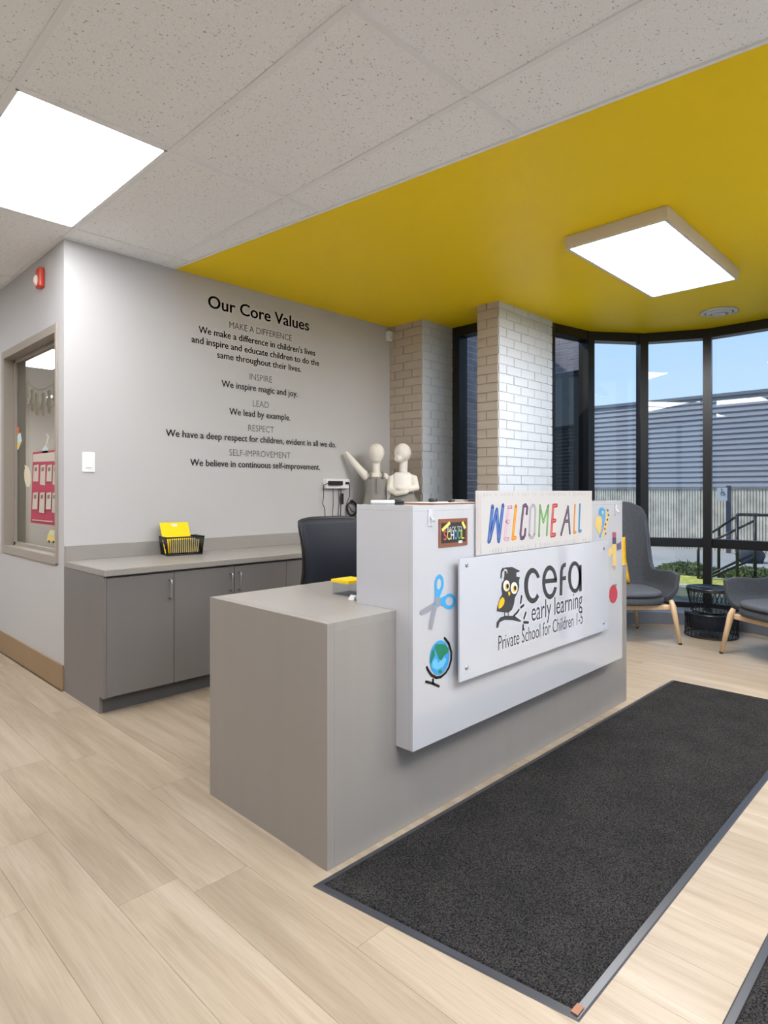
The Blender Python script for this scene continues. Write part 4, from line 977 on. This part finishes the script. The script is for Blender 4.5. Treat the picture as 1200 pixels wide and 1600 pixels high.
obj('shelf_disc', MB().lathe([(.001, .186), (.197, .186), (.197, .196), (.001, .196)], (TCX, TCY, 0), 36, caps=False), pm('table_black', (30, 34, 42)), t)
obj('liner', MB().lathe([(.19, .185), (.185, .07), (.001, .065)], (TCX, TCY, 0), 30, caps=False), pm('navy_liner', (38, 46, 62), .7), t)

# ================================================================== MATS
def floor_mat(name, label, q, group):
    cx = sum(p[0] for p in q) / 4; cy = sum(p[1] for p in q) / 4; t = thing(name, label, 'mat', (cx, cy, 0), 0, group)
    def inset(d):
        out = []
        for i in range(4):
            p, a, b = Vector(q[i]), Vector(q[i - 1]), Vector(q[(i + 1) % 4]); e1, e2 = (a - p).normalized(), (b - p).normalized(); out.append(p + (e1 + e2) * d)
        return out
    i1, i2, i3 = inset(.004), inset(.022), inset(.026)
    lay = [[(*p, .0006) for p in q], [(*p, .0035) for p in i1], [(*p, .005) for p in i2], [(*p, .001) for p in i3]]
    vs = [v for l in lay for v in l]; fs = [(r * 4 + k, r * 4 + (k + 1) % 4, (r + 1) * 4 + (k + 1) % 4, (r + 1) * 4 + k) for r in range(3) for k in range(4)] + [(3, 2, 1, 0)]
    obj('rubber_border', MB().add(vs, fs), M['rubber'], t)
    a = inset(.020); b = inset(.028)
    vs = [(*p, .002) for p in a] + [(*p, .010) for p in b]
    obj('pile', MB().add(vs, [(k, (k + 1) % 4, 4 + (k + 1) % 4, 4 + k) for k in range(4)] + [(4, 5, 6, 7)]), M['pile'], t)
    return t
q = [(1.195, 1.474), (1.31, .665), (4.10, .66), (4.10, 1.45)]
mt = floor_mat('floor_mat', 'long black entrance mat lying along the desk front', q, 'black entrance mats')
obj('worn_corner', B(1.318, 1.35, .672, .69, .0045, .0075, bev=.001), pm('worn_brown', (150, 104, 78), .6), mt)
floor_mat('floor_mat', 'black entrance mat just entering the bottom right corner', [(.9, .433), (.9, -.75), (2.75, -.75), (2.75, .433)], 'black entrance mats')

# ================================================================== SEEN THROUGH THE INNER WINDOW
GX = XL + .0775
def dec(name, label, parts, cat='decoration'):
    pts = [p for _, _, pp in parts for p in pp]; w = [on_x(x, y, GX) for x, y in pts]
    t = thing(name, label, cat, (GX, sum(p.y for p in w) / len(w), min(p.z for p in w)))
    for k, (nm, mat, pp) in enumerate(parts):
        obj(nm, MB().prism([on_x(x, y, GX) + Vector((.0006 * k * -1, 0, 0)) for x, y in pp], (.0006, 0, 0)), mat, t)
    return t
C = lambda x, y: (x / 4.71, 540 + y / 4.71)
def pol(*a): return [C(x, y) for x, y in a]
rdp = pm('chart_red', (176, 62, 84), .7); chw = pm('chart_card', (196, 186, 172), .7)
GX = XL + .0705
parts = [('chart_back', rdp, pol((243, 785), (428, 764), (428, 1328), (226, 1302))), ('title_strip', chw, pol((246, 800), (424, 780), (424, 850), (244, 856)))]
for row, (y0, y1) in enumerate(((875, 1000), (1078, 1205))):
    for k, x in enumerate((250, 302, 352, 398)):
        parts.append(('pocket_card', chw, pol((x, y0 + 6), (x + 36, y0), (x + 32, y1 + 30 * (k % 2)), (x - 6, y1 + 22 * (k % 2)))))
        parts.append(('card_picture', pm('card_pic', (128, 112, 100), .7), pol((x + 7, y0 + 22), (x + 25, y0 + 18), (x + 23, y0 + 48), (x + 6, y0 + 50))))
parts.append(('footer_line', chw, pol((250, 1278), (400, 1292), (400, 1300), (250, 1285))))
dec('pocket_chart', 'red pocket chart with pale cards hung inside the inner window', parts, 'chart')
dec('paper_cutout', 'orange and white paper bird taped to the inner window edge', [('body', pm('cut_pale', (196, 214, 214), .7), pol((118, 660), (150, 640), (160, 700), (135, 765), (110, 770))), ('beak', pm('cut_orange', (226, 120, 70), .7), pol((120, 600), (138, 598), (138, 655), (122, 660))), ('wing', pm('cut_yel', (236, 196, 60), .7), pol((120, 740), (152, 700), (150, 730), (125, 762)))])
dec('paper_strip', 'small orange paper strip on the inner window edge', [('strip', pm('cut_orange', (226, 120, 70)), pol((98, 795), (120, 790), (120, 885), (98, 888)))])
dec('paper_oval', 'pale oval paper cutout beside the red chart', [('oval', pm('cut_cream', (212, 200, 174), .7), [C(x, y) for x, y in ell(202, 965, 24, 78, 18, -4)]), ('stalk', pm('cut_cream', (212, 200, 174)), pol((180, 880), (196, 885), (200, 905), (186, 900)))])
dec('paper_drop', 'pale blue paper drop hanging over the red chart', [('drop', pm('cut_blue', (190, 204, 208), .7), pol((335, 730), (352, 760), (354, 800), (332, 850), (308, 810), (312, 760))), ('string', pm('cut_cream', (212, 200, 174)), pol((340, 650), (346, 648), (360, 668), (344, 735), (336, 735), (352, 670)))])
dec('paper_car', 'small yellow paper car at the bottom of the inner window', [('body', pm('cut_car', (222, 200, 110), .7), pol((348, 1400), (368, 1355), (408, 1358), (410, 1445), (346, 1440))), ('wheel', M['ink'], pol((356, 1432), (368, 1434), (366, 1452), (354, 1448))), ('wheel', M['ink'], pol((388, 1436), (402, 1438), (400, 1456), (388, 1452))), ('window', pm('cut_blue', (190, 204, 208)), pol((372, 1368), (400, 1370), (402, 1394), (366, 1392)))])
t = thing('tassel_garland', 'cream garland of paper tassels hanging in the classroom behind the inner window', 'garland', (1.9, 6.29, 1.97))
gp = [on_x(*C(x, y), 1.9) for x, y in ((185, 235), (205, 262), (235, 300), (280, 325), (325, 322), (370, 300), (410, 262), (440, 235))]
obj('string', MB().tube(gp, .006, 6), pm('garland_cream', (214, 200, 164), .8), t)
for x, y in ((190, 262), (240, 318), (272, 345), (320, 345), (364, 322), (408, 272)):
    p = on_x(*C(x, y), 1.9); f_ = obj('tassel', MB().lathe([(.004, 0), (.022, -.02), (.014, -.06), (.03, -.14), (.026, -.16)], tuple(p), 8), pm('garland_cream', (214, 200, 164)), t)
    obj('heart', MB().sphere((p.x, p.y, p.z - .19), .012, .035, .03, 10, 8), pm('garland_gold', (206, 178, 96), .7), f_)

# ================================================================== OUTSIDE
GZ = -.15
struct(obj('ground', B(-40, 60, -50, 50, GZ - .1, GZ), pm('asphalt_pale', (176, 172, 168), .9, var=.08, vscale=.6)))
gr = MB().box(9.2, 10.28, -14, 6.5, GZ, GZ + .03)
stuff(tag(obj('lawn', gr, pm('lawn_grass', (190, 186, 84), .95, var=.35, vscale=9, bump=.8, bscale=40)), 'strip of sunlit grass outside the bow window', 'grass'))
gr = MB().box(6.7, 9.08, -8, 3.6, GZ, GZ + .02)
stuff(tag(obj('planting_bed', gr, pm('bed_soil', (104, 106, 86), .95, var=.4, vscale=7)), 'dark planting bed just outside the window', 'garden bed'))
struct(obj('trim_4', B(9.08, 9.2, -14, 6.5, GZ, GZ + .05), pm('kerb', (206, 202, 194), .8)), 'pale kerb along the grass strip')
# building across the lot
BX = 15.5
t = thing('warehouse', 'long low building with dark horizontal siding across the lot', 'building', (BX, 0, GZ))
obj('wall', B(BX, BX + 4, -22, 24, GZ, 3.36), pm('building_core', (70, 74, 84), .8), t)
rib = MB()
y = -16.0
while y < 16:
    rib.box(BX - .08, BX + .01, y, y + .04, GZ, 1.26); y += .06
blk = pm('ribbed_block', (206, 198, 184), .95, var=.22, vscale=5, bump=.5, bscale=26)
stuff(obj('block_ribs', rib, blk, t)); obj('block_wall', B(BX - .05, BX, -22, 24, GZ, 1.27), blk, t)
sid = pm('siding_blue_grey', (146, 148, 158), .45)
nb = 17; hb = (3.36 - 1.30) / nb
sm = mesh_data('siding_board', MB().prism([(0, -22, 0), (-.055, -22, .006), (-.012, -22, hb), (0, -22, hb)], (0, 46, 0))); sm.materials.append(sid)
for k in range(nb):
    o = link('siding_board', sm, None, t); o.location = (0, 0, 1.30 + k * hb - GZ)
obj('sill_flashing', B(BX - .11, BX + .02, -22, 24, 1.255, 1.30), pm('flashing', (120, 122, 126), .5), t)
obj('roof_cap', B(BX - .09, BX + .4, -22, 24, 3.36, 3.43), pm('cap_grey', (112, 118, 130), .5), t)
# brick wing of this building
ebr = pm('dark_brick', (142, 132, 138), .85, var=.3, vscale=5)
wing = struct(obj('wall_wing', MB().box(4.72, 7.5, 4.30, 4.5, GZ, 3.05).box(7.5, 7.62, 3.755, 4.5, 2.77, 3.5).box(7.5, 7.62, 3.755, 4.5, GZ, .3).box(4.6, 4.72, YB - .4, 4.5, GZ, 3.05), pm('mortar_dark', (190, 184, 182), .95)))
cl = MB()
brick_face(None, (4.72, 4.30), (1, 0), (0, -1), 2.78, GZ, 3.05, ebr, collect=cl, joint=.012)
brick_face(None, (7.5, 3.755), (0, 1), (-1, 0), .545, 2.77, 3.5, ebr, collect=cl, joint=.012)
brick_face(None, (7.5, 3.755), (0, 1), (-1, 0), .545, GZ, .3, ebr, collect=cl, joint=.012)
stuff(obj('wing_bricks', cl, ebr, wing))
w4 = struct(obj('window_4', MB().box(7.52, 7.6, 3.755, 3.80, .3, 2.77).box(7.52, 7.6, 3.98, 4.06, .3, 2.77).box(7.52, 7.6, 4.26, 4.30, .3, 2.77).box(7.52, 7.6, 3.8, 4.26, 2.72, 2.77), M['blackm']), 'tall dark window in the brick wing outside')
dg_ = pm('dark_glass', (92, 88, 82), .04, coat=1)
for ya, yb in ((3.80, 3.98), (4.06, 4.26)): obj('pane', B(7.555, 7.56, ya, yb, .3, 2.72), dg_, w4)
# railing
rl = pm('railing_black', (28, 30, 34), .4)
def at(px, py, d):
    l = (px - CXP) / FPX * d; return Vector((l * ST + d * CT, -l * CT + d * ST, CAMZ + (HZ - py) / FPX * d))
t = thing('stair_railing', 'black metal stair railing on the lawn outside the bow window', 'railing', (at(1152, 900, 9.2).x, at(1152, 900, 9.2).y, GZ))
D1, D2 = 9.0, 9.4
for px, top, d in ((1152, 804, D1), (1180, 802, D1 + .2), (1091, 842, D2), (1123, 822, D2 + .1)):
    b = at(px, top, d); obj('post', MB().tube([(b.x, b.y, GZ + .031), (b.x, b.y, b.z)], .022, 8), rl, t)
def rail(a, b, da, db, r=.018): obj('rail', MB().tube([at(*a, da), at(*b, db)], r, 8), rl, t)
rail((1152, 804), (1260, 806), D1, D1 + .3, .022)
rail((1091, 846), (1152, 806), D2, D1); rail((1112, 846), (1182, 812), D2, D1 + .2)
rail((1091, 906), (1176, 866), D2, D1 + .1); rail((1100, 906), (1182, 872), D2, D1 + .2)
t = thing('parking_sign', 'white accessible parking sign on a dark post across the lot', 'sign', (*at(1138, 857, 13.6).xy, GZ))
b = at(1138.5, 760, 13.6); obj('post', B(b.x - .04, b.x + .04, b.y - .04, b.y + .04, GZ, b.z + .02), pm('post_navy', (52, 60, 82), .5), t)
b = at(1128.5, 772, 13.4); m = MB().box(-.095, .095, -.006, .006, -.14, .14); m.xf(Matrix.Translation(b) @ Matrix.Rotation(TH - PI / 2 - .45, 4, 'Z')); obj('plate', m, M['paper'], t)
m = MB(); XF = Matrix.Translation(b) @ Matrix.Rotation(TH - PI / 2 - .45, 4, 'Z')
m.tube([(.035 * math.cos(k * PI / 8) + .005, -.009, .01 + .035 * math.sin(k * PI / 8)) for k in range(16)], .007, 5, closed=True).tube([(-.01, -.009, .085), (-.005, -.009, .03), (.035, -.009, .03), (.05, -.009, -.02)], .009, 5).sphere((-.012, -.009, .105), .014, .004, .014, 8, 6)
m.xf(XF); obj('wheelchair_symbol', m, pm('sign_blue', (60, 70, 110), .5), t)
def shrub(name, label, c, rx, ry, rz, mat, cat='shrub', lumps=26):
    t = thing(name, label, cat, (c[0], c[1], c[2])); rnd = random.Random(int(c[0] * 100)); m = MB()
    for k in range(lumps * 14):
        a = rnd.uniform(0, 2 * PI); u = rnd.random() ** .5; z = rnd.random(); p = Vector((c[0] + rx * u * math.cos(a), c[1] + ry * u * math.sin(a), c[2] + rz * (.1 + .9 * z * math.sqrt(max(.05, 1 - u * u)))))
        d = Vector((rnd.gauss(0, 1), rnd.gauss(0, 1), rnd.gauss(0, 1))).normalized(); e = d.orthogonal().normalized(); s_ = rnd.uniform(.05, .11)
        m.add([p - d * s_, p + e * s_ * .5, p + d * s_, p - e * s_ * .5], [(0, 1, 2, 3)])
    stuff(obj('foliage', m, mat, t))
    obj('stem', MB().tube([(c[0], c[1], c[2]), (c[0], c[1], c[2] + rz * .6)], .02, 6), pm('bark', (80, 66, 50), .9), t)
hm = pm('hedge_green', (78, 92, 52), .9, var=.3, vscale=4)
for k in range(7):
    shrub('low_hedge', 'low green ground cover plant behind the grass, %s from the desk end' % ['first', 'second', 'third', 'fourth', 'fifth', 'sixth', 'seventh'][k], (10.85, 3.6 - .98 * k, GZ), .5, .47, .15, hm)
bl = thing('boulder', 'dark boulder beyond the railing on the lawn', 'rock', (*at(1172, 884, 11.8).xy, GZ))
m = MB().sphere((*at(1172, 884, 11.8).xy, GZ + .12), .26, .24, .22, 14, 9); rnd = random.Random(3)
m.v = [(v[0] + rnd.uniform(-.03, .03), v[1] + rnd.uniform(-.03, .03), max(GZ + .0, v[2] + rnd.uniform(-.03, .03))) for v in m.v]
obj('stone', m, pm('dark_stone', (66, 68, 76), .9, var=.2), bl)
